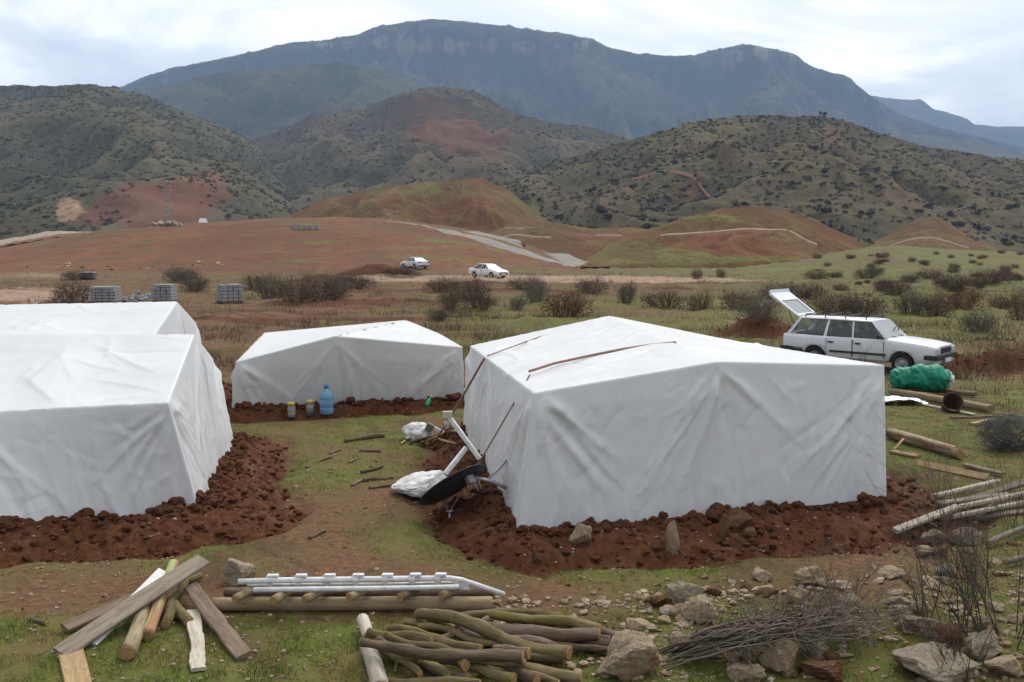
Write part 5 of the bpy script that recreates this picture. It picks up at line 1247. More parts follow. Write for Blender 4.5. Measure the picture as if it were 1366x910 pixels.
roof_c = [on_roof(px, py, .035) for px, py in ((650, 478), (690, 463), (720, 452), (760, 443), (800, 433), (822, 427))]
rope(tent_r, c_r, roof_c, .010, 'roof_rope', n=3)

# ---------------- bottles by the middle tent
def clear_mat(name, col, a):
    t = newmat(name); b = t.bsdf(col, .12, spec=.5, alpha=a); return t.m
M_JUG = clear_mat('blue_clear_plastic', (.16, .42, .62), .58); M_JAR = clear_mat('clear_jar', (.55, .56, .54), .38)
jc = PG(436, 552, 0); jug = empty('water_jug', tuple(jc), 0, 'tall blue plastic water jug standing by the middle tent wall', 'water jug')
s = jc.y / F; hj = 39 * s; rj = 9.3 * s
MB().lathe([(0, 0), (rj * .9, 0), (rj, .03), (rj, hj * .22), (rj * .95, hj * .24), (rj, hj * .26), (rj, hj * .48), (rj * .95, hj * .5), (rj, hj * .52), (rj, hj * .66), (rj * .82, hj * .74), (rj * .45, hj * .84), (rj * .30, hj * .87), (rj * .30, hj * .94), (0, hj * .94)], 24).build('bottle', M_JUG, jug)
MB().lathe([(0, hj * .90), (rj * .36, hj * .90), (rj * .36, hj), (rj * .3, hj * 1.02), (0, hj * 1.02)], 16).build('cap', simple('blue_cap', (.07, .20, .42), .5, .1, 5), jug)
M_LID = simple('yellow_lid', (.62, .50, .08), .5, .08, 5)
for (px, py, fill, lb) in ((389, 557, .0, 'clear jar with yellow lid, the left one, farther from the blue jug'), (414, 554, 1, 'clear jar with yellow lid and dark contents next to the blue jug')):
    q = PG(px, py, 0); j = empty('jar', tuple(q), 0, lb, 'jar', 'jars with yellow lids'); hj2 = 21 * s; r2 = 5.4 * s
    MB().lathe([(0, 0), (r2, 0), (r2, hj2 * .66), (r2 * .78, hj2 * .76), (r2 * .78, hj2 * .80), (0, hj2 * .80)], 18).build('glass', M_JAR, j)
    MB().lathe([(0, hj2 * .79), (r2 * .9, hj2 * .79), (r2 * .9, hj2), (0, hj2 * 1.01)], 18).build('lid', M_LID, j)
    if fill: MB().lathe([(0, .012), (r2 * .9, .012), (r2 * .88, hj2 * .45), (0, hj2 * .5)], 14).build('contents', simple('dark_olives', (.06, .045, .03), .6, .4, 30), j)
    else: MB().lathe([(0, .012), (r2 * .9, .012), (r2 * .88, hj2 * .3), (0, hj2 * .3)], 14).build('contents', simple('brine', (.28, .28, .24), .4, .1, 30), j)
q = PG(569, 541, 0.0); gb = empty('green_bottle', tuple(q), 0, 'small green bottle neck tilted on the bank by the middle tent', 'bottle')
M2 = Matrix.Rotation(.45, 4, 'Y') @ Matrix.Rotation(-.2, 4, 'X'); MB().lathe([(0, 0), (.04, 0), (.045, .02), (.045, .12), (.02, .17), (.018, .21), (0, .21)], 14, M2).build('body', simple('green_plastic', (.05, .42, .16), .35, .1, 5), gb)
MB().lathe([(0, .2), (.022, .2), (.022, .235), (0, .235)], 12, M2).build('cap', simple('pale_cap', (.5, .6, .5), .5, .1, 5), gb)

# ---------------- wood, tarps and bucket right of the largest tent
GB = 'timber on the grass right of the largest tent'
plank(PG(1190, 522, .10), PG(1322, 545, .10), .20, .13, M_W_TAN, 'thick squared beam under the green bundle, the front one', 'beam', GB, seed=150, name='beam')
plank(PG(1190, 517, .06), PG(1302, 526, .08), .16, .10, M_W_BRN, 'brown beam behind the front squared beam', 'beam', GB, seed=151, name='beam')
plank(PG(1195, 532, .03), PG(1300, 553, .03), .09, .03, M_W_PALE, 'pale thin batten below the front squared beam', 'batten', GB, seed=152, name='batten')
plank(PG(1268, 557, .03), PG(1322, 555, .03), .06, .03, M_W_BRN, 'dark stick on the grass below the bucket', 'batten', GB, seed=153, name='batten')
plank(PG(1296, 566, .03), PG(1323, 561, .04), .10, .05, M_W_YEL, 'short yellow block of wood left of the wire roll', 'offcut', GB, seed=154, name='offcut')
log(PG(1186, 578, .09), PG(1281, 606, .09), .085, .075, M_W_BARK, 'grey barked log by the right wall of the largest tent', 'log', GB, seed=155, bend=.006)
plank(PG(1190, 574, .10), PG(1273, 598, .08), .12, .05, M_W_TAN, 'tan plank behind the grey barked log', group=GB, seed=156)
plank(PG(1190, 602, .03), PG(1224, 609, .03), .16, .04, M_W_TAN, 'broad tan slab at the tent foot below the log', 'slab', GB, seed=157, name='slab', rag=.2)
log(PG(1192, 600, .03), PG(1205, 586, .16), .022, .02, M_W_YEL, 'thin yellow stick leaning on the barked log', 'stick', GB, seed=158, name='stick')
plank(PG(1224, 618, .03), PG(1318, 637, .05), .12, .035, M_W_YEL, 'long yellow edged plank alone on the grass, right of the tent', group=GB, seed=159, roll=.7)
plank(PG(1288, 620, .04), PG(1338, 632, .05), .11, .04, M_W_GREY, 'grey plank right of the yellow edged plank', group=GB, seed=160)
GP = 'grey poles stacked at the right edge'
for i, (x0, y0, h0, x1, y1, h1, w_, m, lb) in enumerate([
  (1194, 708, .12, 1278, 676, .12, .10, M_W_PALE, 'lowest pale plank pointing at the trench corner'), (1246, 662, .06, 1330, 642, .12, .10, M_W_PALE, 'pale plank on top left of the pole stack'), (1250, 672, .05, 1345, 660, .10, .09, M_W_GREY, 'grey plank just beneath the top left pale plank'),
  (1268, 690, .05, 1380, 668, .08, .10, M_W_PALE, 'pale plank along the front of the pole stack'), (1290, 668, .14, 1400, 632, .22, .11, M_W_GREY, 'grey plank rising to the right edge, topmost of the pole stack'), (1280, 676, .10, 1400, 650, .16, .10, M_W_PALE, 'pale plank below the topmost grey plank'), (1300, 690, .04, 1400, 680, .06, .10, M_W_GREY, 'grey plank at the bottom right of the pole stack'), (1318, 680, .12, 1332, 668, .2, .09, M_W_TAN, 'short tan plank across the pole stack')]):
    plank(PG(x0, y0, h0), PG(x1, y1, h1), w_, .05, m, lb, group=GP, seed=170 + i, rag=.12, roll=.2 * (-1)**i)
for i, (x0, y0, x1, y1) in enumerate([(1258, 735, 1400, 690), (1320, 742, 1420, 700), (1280, 760, 1420, 730)]):
    log(PG(x0 + 60, y0 - 10, .06), PG(x1, y1, .10), .034, .028, M_W_GREY, ['upper pale pole behind the thorn shrub at the right edge', 'middle pale pole behind the thorn shrub at the right edge', 'lower pale pole behind the thorn shrub at the right edge'][i], 'pole', GP, seed=180 + i, name='pole', bend=.012, knob=.06)
M_TARP = newmat('green_tarp'); v = M_TARP.coord('Object'); n1 = M_TARP.noise(v, 3, 4, .6); n2 = M_TARP.noise(v, 11, 3, .6, 1.5)
M_TARP.bsdf(M_TARP.ramp(n1, [(.35, (.006, .17, .10)), (.7, (.012, .27, .165))]), .5, M_TARP.bump(n2, .3, .03), spec=.3); M_TARP = M_TARP.m
tc_ = PG(1222, 520, .12); tb = empty('tarp_bundle', tuple(tc_), 0, 'rolled bright green tarpaulin bundle on beams beside the wagon front', 'tarpaulin')
def roll(c, rx, ry, rz_, seed, rot):
    v, f = ICO[5]; off = Vector((seed * 2.3, seed, 1)); out = []
    for p in v:
        q = Vector(p); m = max(abs(q.x), .001)
        q = Vector((math.copysign(abs(q.x)**.75, q.x), q.y * 1.05, q.z * 1.05))
        an = math.atan2(q.z, q.y); wr = abs(mnoise.noise(Vector((q.x * 3.2 + math.sin(an) * .9, an * .7, seed)) + off)) * -.30 + mnoise.noise(q * 2.5 + off) * .06 + .10 * mnoise.noise(q * 1.3 + off)
        fold_ = -.12 * max(0, 1 - abs(q.x + .1) * 9) 
        q *= 1 + wr + fold_ + .06; out.append((q.x * rx, q.y * ry, q.z * rz_))
    o = link('roll', np_mesh('roll', np.array(out), f), M_TARP, tuple(c), tb); o.rotation_euler = (0, 0, rot); return o
tb.scale = (.80, .80, .84)
roll((-.30, .1, .30), .42, .30, .30, 3, .1); roll((.32, -.12, .34), .58, .36, .36, 8, -.15)
v, f = ICO[4]; out = [tuple(Vector(p) * (1 + .25 * mnoise.noise(Vector(p) * 3))) for p in v]; o = link('white_liner', np_mesh('white_liner', np.array(out) * [.16, .25, .22], f), M_BAG, (.84, -.12, .30), tb)
MB().tube([(-.02 + .03 * math.sin(k), .10 - .05 + .36 * math.cos(k * PI / 6), .31 + .34 * math.sin(k * PI / 6)) for k in range(13)], .03, 6).build('tie', simple('brown_tie', (.15, .09, .05), .8, .2, 10), tb)
t_ = newmat('silver_foil_sheet'); v = t_.coord('Object'); n1 = t_.noise(v, 4, 4, .6, 1); t_.bsdf((.62, .65, .68), .3, t_.bump(n1, .8, .08), metal=.4)
fc = PG(1200, 535, .05); nu = 24; V = []
for i in range(nu):
    for j in range(nu):
        x = (i / (nu - 1) - .5) * .95; y = (j / (nu - 1) - .5) * .7
        for zz in (0,): V.append((x, y, .07 * (1 - abs(x + .1) * 1.4) + .05 * mnoise.noise(Vector((x * 5, y * 4, 3))) + .02 * mnoise.noise(Vector((x * 14, y * 14, 5)))))
Vt = np.array(V); Vb = Vt - [0, 0, .006]; Q = grid_quads(nu, nu); o = link('foil_sheet', np_mesh('foil_sheet', np.concatenate([Vt, Vb]), np.concatenate([Q, Q[:, ::-1] + nu * nu])), t_.m, tuple(fc)); tag(o, 'crumpled silvery white sheet poking out by the tent right corner', 'sheet')
bc = PG(1268, 541, .12); bk = empty('bucket', tuple(bc), 0, 'rusty brown bucket tipped on its side in front of the beam', 'bucket'); M_RUST = simple('rusty_metal', (.085, .05, .03), .85, .35, 12)
MBk = orient((-.18, -.80, .42)); MB().lathe([(0, -.24), (.14, -.24), (.19, .2), (.205, .21), (.205, .235), (.185, .235), (.18, .2), (.13, -.22), (0, -.22)], 26, MBk).build('shell', M_RUST, bk)
MB().tube([MBk @ Vector((.2 * math.cos(a), .2 * math.sin(a) * .9, .22 - .16 * math.sin(a))) for a in [k * PI / 12 for k in range(13)]], .007, 5).build('handle', M_STEEL, bk)
wc = PG(1345, 578, .28); wr = empty('wire_roll', tuple(wc), 0, 'tangled dark grey roll of wire mesh at the right edge', 'wire roll'); mb = MB(); rs = random.Random(5)
for k in range(260):
    x = rs.uniform(-.40, .40); r = .31 * rs.uniform(.55, 1.06) * (1 - .5 * x * x / .16 * .5); a0 = rs.uniform(0, 6.3); sk = rs.gauss(0, .14); L_ = rs.uniform(1.5, 4)
    mb.tube([(x + sk * math.sin(q * .4 * L_), r * math.cos(a0 + q * L_ / 8) * 1.12, r * math.sin(a0 + q * L_ / 8)) for q in range(9)], .0032, 3, cap=False)
mb.build('wire_coil', simple('dark_wire', (.09, .09, .09), .6, .2, 10, metal=.3), wr); wr.rotation_euler = (0, .05, .35)
q = PG(1338, 596, .05); o = rock(1338, 600, 22, 12, M_RKG, 'small dark grey lump on the grass below the wire roll', seed=77)

# ---------------- brush pile and thorn shrubs in the right foreground
def brush():
    rs = random.Random(21); mb = MB()
    # long bundled stems from lower left, arching over to the right
    for k in range(46):
        x0 = 905 + rs.gauss(0, 22); y0 = 880 + rs.gauss(0, 9); a = PG(x0, min(y0, 900)); 
        ex = rs.uniform(1090, 1225); ey = rs.uniform(815, 860); b = PG(ex, ey); hmid = rs.uniform(.18, .52)
        m = PG((x0 + ex) / 2 + rs.gauss(10, 18), (y0 + ey) / 2 - 2, hmid * .9); n = 10; pts = []
        for i in range(n + 1):
            q = i / n; p = a * (1 - q)**2 + (m + Vector((0, 0, hmid * .35))) * 2 * q * (1 - q) + b * q * q
            p = p + Vector((0, 0, .05 + .2 * (q > .9) * rs.random())) + Vector((rs.gauss(0, .02), rs.gauss(0, .03), rs.gauss(0, .018))); pts.append(p)
        r = rs.uniform(.005, .013); mb.tube(pts, [r * (1 - .6 * i / n) for i in range(n + 1)], 4, cap=False)
        for _ in range(9):
            i = rs.randint(3, n - 1); p = pts[i]; d = Vector((rs.gauss(.3, .5), rs.gauss(0, .5), rs.gauss(.35, .4))).normalized(); L = rs.uniform(.12, .42); tp = [p]
            for j in range(3): d = (d + Vector((rs.gauss(0, .25), rs.gauss(0, .25), rs.gauss(-.05, .25)))).normalized(); tp.append(tp[-1] + d * L / 3)
            mb.tube(tp, [.005, .004, .003, .0015], 3, cap=False)
            for _ in range(2):
                d2 = (d + Vector((rs.gauss(0, .8), rs.gauss(0, .8), rs.gauss(0, .6)))).normalized(); mb.tube([tp[2], tp[2] + d2 * L * .35], [.003, .0012], 3, cap=False)
    return mb
bp = PG(1060, 850); mb = brush(); mb.v = [tuple(Vector(v) - bp) for v in mb.v]; o = mb.build('brush_pile', M_GY, None, tuple(bp)); o.material_slots[0].link = 'OBJECT'
M_TW = bush_mat('dry_dark_twigs', (.07, .054, .042), (.12, .095, .075), (.19, .16, .125)); o.material_slots[0].material = M_TW
tag(o, 'heap of cut dry branches bent over on the stony grass, right of the boulder', 'brush pile')
def thorn(px, py, h, spread, n, label, seed, mat, r0=.010, kids=(5, 7)):
    c = PG(px, py); mb = twig_bush(seed, n, h, spread, r0, 2, .14, 4, kids, .5); o = mb.build('thorn_shrub', mat, None, tuple(c)); return tag(o, label, 'shrub', 'bare shrubs at the right foreground')
thorn(1345, 850, 1.75, 1.5, 24, 'tall grey thorny shrub cut by the right edge', 31, M_GY, .0065, (6, 9))
thorn(1270, 842, 1.35, .8, 9, 'slender bare shrub left of the tall thorny one', 32, M_GY, .0065, (6, 9))
thorn(1236, 825, 1.0, .35, 3, 'single thin bare stem among stones, left of the shrubs', 33, M_GY)
thorn(1118, 790, .55, .7, 8, 'small dry twiggy plant at the trench edge above the brush pile', 34, M_GY, .006)
thorn(1130, 745, .45, .25, 2, 'tiny bare sapling in front of the dug bank', 35, M_GY, .006)
thorn(1290, 905, .7, .9, 10, 'low dry bush with brown leaves at the bottom right', 36, M_TW, .007)
thorn(1350, 700, 1.2, .9, 9, 'bare shrub over the grey poles at the right edge', 37, M_GY, .005, (6, 9))
thorn(905, 870, .5, .35, 2, 'dark twig sticking up right of the pitted boulder', 38, M_TW, .012)
thorn(1152, 520, .0 + 1.3, .5, 3, 'thin sapling standing in front of the wagon door', 39, M_TW, .009)
# ================================================================== CARS
def paint(name, col):
    t = newmat(name); v = t.coord('Object'); n = t.noise(v, 2.5, 5, .6); n2 = t.noise(v, 30, 3, .6)
    sx = t.n('ShaderNodeSeparateXYZ'); t.l(v, sx.inputs[0])
    c = t.ramp(n, [(.3, tuple(q * .92 for q in col)), (.7, col)])
    c = t.mix(t.math('MULTIPLY', t.mrange(sx.outputs[2], .2, .62, .55, 0), n2), c, (.22, .15, .10))    # road dirt low on the sills
    b = t.bsdf(c, .32, spec=.5); b.inputs['Coat Weight'].default_value = .3; return t.m
M_CAR = paint('white_car_paint', (.66, .68, .70)); M_CARG = clear_mat('tinted_glass', (.14, .16, .16), .33)
M_GLASSD = simple('dark_car_glass', (.025, .03, .035), .08, .1, 3, spec=.6); M_TRIM = simple('black_trim', (.03, .03, .032), .6, .15, 8)
M_SEAT = simple('dark_interior', (.035, .034, .036), .9, .2, 6); M_LAMP = simple('lamp_glass', (.55, .56, .55), .15, .1, 20, spec=.6); M_RED = simple('red_lamp', (.35, .02, .02), .25, .1, 10)
M_RIM = simple('grey_wheel_rim', (.30, .31, .32), .45, .15, 10, metal=.4); M_PLATE = simple('white_plate', (.65, .66, .66), .5, .03, 4); M_BLUE = simple('blue_plate_band', (.03, .08, .35), .5, .05, 4)

def build_car(root, S):
    L, W = S['L'], S['W']; Rw = S['wheel']; ax = S['axles']; zs = S['sill']
    def wx(x): return W / 2 * (1 - .07 * ss(.35, 0, x) - .09 * ss(L - .45, L, x))
    def zt(x): return np.interp(x, [p[0] for p in S['top']], [p[1] for p in S['top']])
    def zb(x):
        z = zs + .06 * ss(.5, 0, x) + .05 * ss(L - .4, L, x)
        for a in ax:
            q = (Rw + .06)**2 - (x - a)**2
            if q > 0: z = max(z, Rw + math.sqrt(q) * .98)
        return float(z)
    def ring(x, grow=0.0):
        w = float(wx(x)) + grow; t = float(zt(x)); b = zb(x); h = t - zs
        P_ = [(0, b), (w * .9, b), (w * .97, max(b, zs + .10 * h)), (w, max(b, zs + .35 * h)), (w, max(b, zs + .62 * h)), (w * .985, max(b, t - .10)), (w * .955, t - .025), (w * .92, t), (w * .5, t + .018), (0, t + .022)]
        return P_
    xs = sorted(set([0.0, .03, L - .03, L] + [round(q, 3) for q in np.arange(.08, L - .05, .05)]))
    V = []
    for x in xs:
        r = ring(x); 
        V += [(x, -y, z) for y, z in r] + [(x, y, z) for y, z in r[::-1]]
    m = 20; mb = MB(); fs = []
    for i in range(len(xs) - 1):
        for k in range(m):
            k2 = (k + 1) % m; fs.append((i * m + k, (i + 1) * m + k, (i + 1) * m + k2, i * m + k2))
    fs += [list(range(m)), [(len(xs) - 1) * m + k for k in range(m)][::-1]]
    mb.add(V, fs, True); mb.sm[-1] = mb.sm[-2] = False
    # roof and pillars belong to the body shell
    rx0, rx1 = S['roof']; rz = S['roofz']; rw = S['roofw'] / 2
    n = 10; RV = []
    for i in range(n + 1):
        q = i / n; x = rx0 + (rx1 - rx0) * q; e = min(1, min(q, 1 - q) * 9 + .35); ww = rw * (1 - .04 * (1 - e)); z = rz - S.get('drop', .05) * (1 - math.sin(min(q + .30, 1) * PI * .5 + 0)) - .03 * q**3
        for y, dz in ((-ww - .02, -.045), (-ww, -.01), (-ww * .85, .012), (0, .03), (ww * .85, .012), (ww, -.01), (ww + .02, -.045), (0, -.035)): RV.append((x, y, z + dz * (1 if dz < 0 else e)))
    fs = []
    for i in range(n):
        for k in range(8):
            k2 = (k + 1) % 8; fs.append((i * 8 + k, i * 8 + k2, (i + 1) * 8 + k2, (i + 1) * 8 + k))
    fs += [list(range(8))[::-1], [n * 8 + k for k in range(8)]]
    mb.add(RV, fs, True)
    def pillar(a, b, w0, w1, th=.035):
        a = Vector(a); b = Vector(b); sg = 1 if a.y > 0 else -1
        lo = [a + Vector(v) for v in ((-w0 / 2, 0, 0), (w0 / 2, 0, 0), (w0 / 2, -sg * th, 0), (-w0 / 2, -sg * th, 0))]; hi = [b + Vector(v) for v in ((-w1 / 2, 0, 0), (w1 / 2, 0, 0), (w1 / 2, -sg * th, 0), (-w1 / 2, -sg * th, 0))]
        mb.hexa(lo, hi)
    for (x0, x1, w0, w1) in S['pillars']:
        for sg in (-1, 1): pillar((x0, sg * (float(wx(x0)) * .935), float(zt(x0)) - .01), (x1, sg * (rw + .012), rz - .05), w0, w1)
    mb.build('body', S['paint'], root)
    # glass between the pillars
    P_ = S['pillars']; gls = S['glass']
    def edge(p, side, sg):
        x0, x1, w0, w1 = p; return Vector((x0 + side * w0 / 2, sg * (float(wx(x0)) * .935 - .008), float(zt(x0)) + .005)), Vector((x1 + side * w1 / 2, sg * (rw + .002), rz - .055))
    for i in range(len(P_) - 1):
        for sg in (-1, 1):
            a, b = edge(P_[i], 1, sg); c, d = edge(P_[i + 1], -1, sg); inn = Vector((0, -sg * .008, 0))
            g = MB(); g.hexa([a, c, d, b], [a + inn, c + inn, d + inn, b + inn]); g.build('side_window', gls, root)
            fr = MB()
            ct = [a, c, d, b]; o_ = Vector((0, sg * .004, 0)); fr.tube([q + o_ for q in (a, c, d, b, a)], .012, 5); fr.build('window_seal', M_TRIM, root)
    a, b = edge(P_[-1], 1, -1); c, d = edge(P_[-1], 1, 1); s_ = Vector((.02, 0, 0))
    g = MB(); g.hexa([a, c, d, b], [q + Vector((-.01, 0, -.004)) for q in (a, c, d, b)]); g.build('windscreen', S.get('wglass', gls), root)
    if S.get('rear_glass'):
        a, b = edge(P_[0], -1, -1); c, d = edge(P_[0], -1, 1); g = MB(); g.hexa([a, c, d, b], [q + Vector((.01, 0, -.004)) for q in (a, c, d, b)]); g.build('rear_window', gls, root)
    # dark cabin seen through the glass
    x0 = P_[0][0] + .12; x1 = P_[-1][0] - .05; c_ = MB(); zz = float(zt(1.5)) + .028
    c_.box(((x0 + x1) / 2, 0, zz + .004), (x1 - x0, W * .80, .012))
    for sx in S['seats']:
        for sy in (-.34, .34):
            c_.hexa([(sx - .08, sy - .22, zz), (sx + .08, sy - .22, zz), (sx + .08, sy + .22, zz), (sx - .08, sy + .22, zz)], [(sx - .16, sy - .2, zz + .17), (sx - .06, sy - .2, zz + .17), (sx - .06, sy + .2, zz + .17), (sx - .16, sy + .2, zz + .17)])
            c_.box((sx - .15, sy, zz + .27), (.09, .26, .15))
    c_.build('cabin', M_SEAT, root)
    st = MB(); k = Vector((S['seats'][-1] + .55, .34, zz + .10)); st.tube([k + Vector((.06 * math.sin(a), .18 * math.cos(a), .18 * math.sin(a))) for a in [q * PI / 8 for q in range(17)]], .014, 5); st.build('steering_wheel', M_BLACK, root)
    # doors: panels standing a few mm proud of the shell, with handles
    for (x0, x1) in S['doors']:
        for sg in (-1, 1):
            V = []; n = 14
            for i in range(n + 1):
                x = x0 + (x1 - x0) * i / n; r = ring(x, .005)
                V += [(x, sg * y, z if j else z + .0) for j, (y, z) in enumerate(r[2:7])]
            d = MB(); d.add(V, [(i * 5 + k, (i + 1) * 5 + k, (i + 1) * 5 + k + 1, i * 5 + k + 1) for i in range(n) for k in range(4)], True)
            do = d.build('door', S['paint'], root)
            h = MB(); hx = x0 + .14; h.box((hx, sg * (float(wx(hx)) + .014), float(zt(hx)) - .16), (.16, .03, .04)); h.build('handle', M_TRIM, do)
            gp = MB()
            for xe in (x0, x1): gp.box((xe, sg * (float(wx(xe)) + .001), (zs + float(zt(xe))) / 2 + .03), (.012, .012, (float(zt(xe)) - zs) * .72))
            gp.build('door_gap', M_TRIM, root)
    # wheels
    for a in ax:
        for sg in (-1, 1):
            Mx = Matrix.Translation((a, sg * (W / 2 - .10), Rw)) @ Matrix.Rotation(-sg * PI / 2, 4, 'X')
            w_ = MB(); w_.lathe([(Rw * .62, -.08), (Rw * .93, -.085), (Rw, -.06), (Rw, .06), (Rw * .93, .085), (Rw * .62, .08), (Rw * .62, -.08)], 28, Mx); wo_ = w_.build('wheel', M_RUB, root)
            r_ = MB(); r_.lathe([(0, .045), (Rw * .18, .065), (Rw * .22, .05), (Rw * .45, .03), (Rw * .58, .07), (Rw * .63, .08), (Rw * .63, .05), (0, .0)], 20, Mx); r_.build('rim', M_RIM, wo_)
    return ring, wx, zt

WAG = dict(L=4.4, W=1.62, wheel=.29, axles=(1.0, 3.52), sill=.27, top=[(0, .90), (.06, .915), (3.05, .925), (3.25, .915), (3.9, .86), (4.3, .80), (4.40, .77)], roof=(.40, 2.62), roofz=1.425, roofw=1.22, drop=.02,
           pillars=[(.16, .47, .15, .10), (1.30, 1.36, .11, .07), (2.12, 2.08, .07, .06), (3.06, 2.60, .07, .05)], glass=M_CARG, paint=M_CAR, doors=[(1.36, 2.12), (2.15, 3.02)], seats=[1.55, 2.35], wglass=clear_mat('windscreen_glass', (.42, .46, .47), .55))
wp = PG(1044, 484); wp = Vector((wp.x, wp.y, 0))
# rear near corner sits at this pixel
RZ = -math.radians(42)
wagon = empty('station_wagon', (0, 0, 0), RZ, 'old white estate car with its tailgate raised, parked behind the largest tent', 'car', 'cars')
def place(o, px, py, lx, ly, rz):
    g = PG(px, py); c, s = math.cos(rz), math.sin(rz); x = g.x - (c * lx - s * ly); y = g.y - (s * lx + c * ly)
    o.location = (x, y, g.z); return g
place(wagon, 1085, 489, 1.0, -.81, RZ)
ring, wx, zt = build_car(wagon, WAG)
b_ = MB(); b_.box((4.42, 0, .50), (.10, 1.56, .13)); b_.box((4.18, -.765, .50), (.42, .05, .13)); b_.box((4.18, .765, .50), (.42, .05, .13)); b_.build('front_bumper', M_TRIM, wagon, bevel=.015)
b_ = MB(); b_.box((-.04, 0, .46), (.12, 1.56, .18)); b_.box((.32, -.785, .46), (.70, .05, .20)); b_.box((.32, .785, .46), (.70, .05, .20)); b_.build('rear_bumper', M_TRIM, wagon, bevel=.015)
for sg in (-1, 1):
    b_ = MB(); b_.box((2.28, sg * .822, .50), (1.62, .026, .055)); b_.build('side_trim', M_TRIM, wagon)
    b_ = MB(); b_.box((4.405, sg * .54, .67), (.05, .20, .15)); b_.box((4.40, sg * .705, .67), (.05, .08, .15)); b_.build('headlight', M_LAMP, wagon, bevel=.01)
    b_ = MB(); b_.box((-.012, sg * .66, .66), (.03, .16, .22)); b_.build('tail_light', M_RED, wagon, bevel=.008)
    b_ = MB(); b_.box((2.92, sg * .90, .99), (.07, .16, .11)); b_.tube([(2.95, sg * .76, .95), (2.92, sg * .86, .97)], .018, 5); b_.build('wing_mirror', M_TRIM, wagon)
b_ = MB(); b_.box((4.402, 0, .67), (.03, .84, .15))
for k in range(5): b_.box((4.42, 0, .61 + k * .03), (.02, .84, .010))
b_.build('grille', M_TRIM, wagon)
b_ = MB(); b_.box((4.484, .0, .41), (.012, .50, .11)); b_.build('number_plate', M_PLATE, wagon); b_ = MB(); b_.box((4.491, -.225, .41), (.006, .045, .10)); b_.build('plate_band', M_BLUE, wagon)
rk = MB()
for sg in (-1, 1):
    rk.tube([(.62, sg * .54, 1.49), (2.42, sg * .54, 1.50)], .014, 6)
for x in (.62, 1.22, 1.82, 2.42):
    rk.tube([(x, -.60, 1.42), (x, -.58, 1.50), (x, .58, 1.50), (x, .60, 1.42)], .016, 6)
rk.build('roof_rack', M_TRIM, wagon)
wi = MB(); wi.tube([(3.10, -.1, .95), (2.94, -.55, 1.02)], .010, 4); wi.tube([(3.10, .45, .95), (2.96, 0, 1.02)], .010, 4); wi.build('wiper', M_TRIM, wagon)
# tailgate: frame, glass and inner panel
h0 = Vector((.40, 0, 1.44)); gv = Vector((-.86, 0, .60)); gl_ = 1.12; gd = gv.normalized(); gn_ = Vector((gd.z, 0, -gd.x)) * -1
def gp(q, y, o=0): return h0 + gd * (q * gl_) + Vector((0, y, 0)) + gn_ * o
tg = MB()
def slab(mb, q0, q1, y0, y1, th=.05): mb.hexa([gp(q0, y0), gp(q1, y0), gp(q1, y1), gp(q0, y1)], [gp(q0, y0, th), gp(q1, y0, th), gp(q1, y1, th), gp(q0, y1, th)])
slab(tg, 0, .09, -.60, .60); slab(tg, .09, .66, -.62, -.52); slab(tg, .09, .66, .52, .62); slab(tg, .66, 1.0, -.63, .63, .07)
tg.hexa([gp(1.0, -.63), gp(1.06, -.62, -.07), gp(1.06, .62, -.07), gp(1.0, .63)], [gp(1.0, -.63, .05), gp(1.07, -.62, -.03), gp(1.07, .62, -.03), gp(1.0, .63, .05)])
tgo = tg.build('tailgate', M_CAR, wagon)
gg = MB(); gg.hexa([gp(.09, -.52, .02), gp(.66, -.52, .02), gp(.66, .52, .02), gp(.09, .52, .02)], [gp(.09, -.52, .03), gp(.66, -.52, .03), gp(.66, .52, .03), gp(.09, .52, .03)]); gg.build('tailgate_glass', WAG['wglass'], tgo)
gg = MB(); gg.tube([gp(q, y, .03) for q, y in ((.09, -.52), (.66, -.52), (.66, .52), (.09, .52), (.09, -.52))], .014, 5); gg.build('window_seal', M_TRIM, tgo)
gg = MB()
for sg in (-1, 1): gg.tube([(.30, sg * .62, 1.15), tuple(gp(.45, sg * .57))], .012, 5)
gg.build('gas_strut', M_TRIM, tgo)

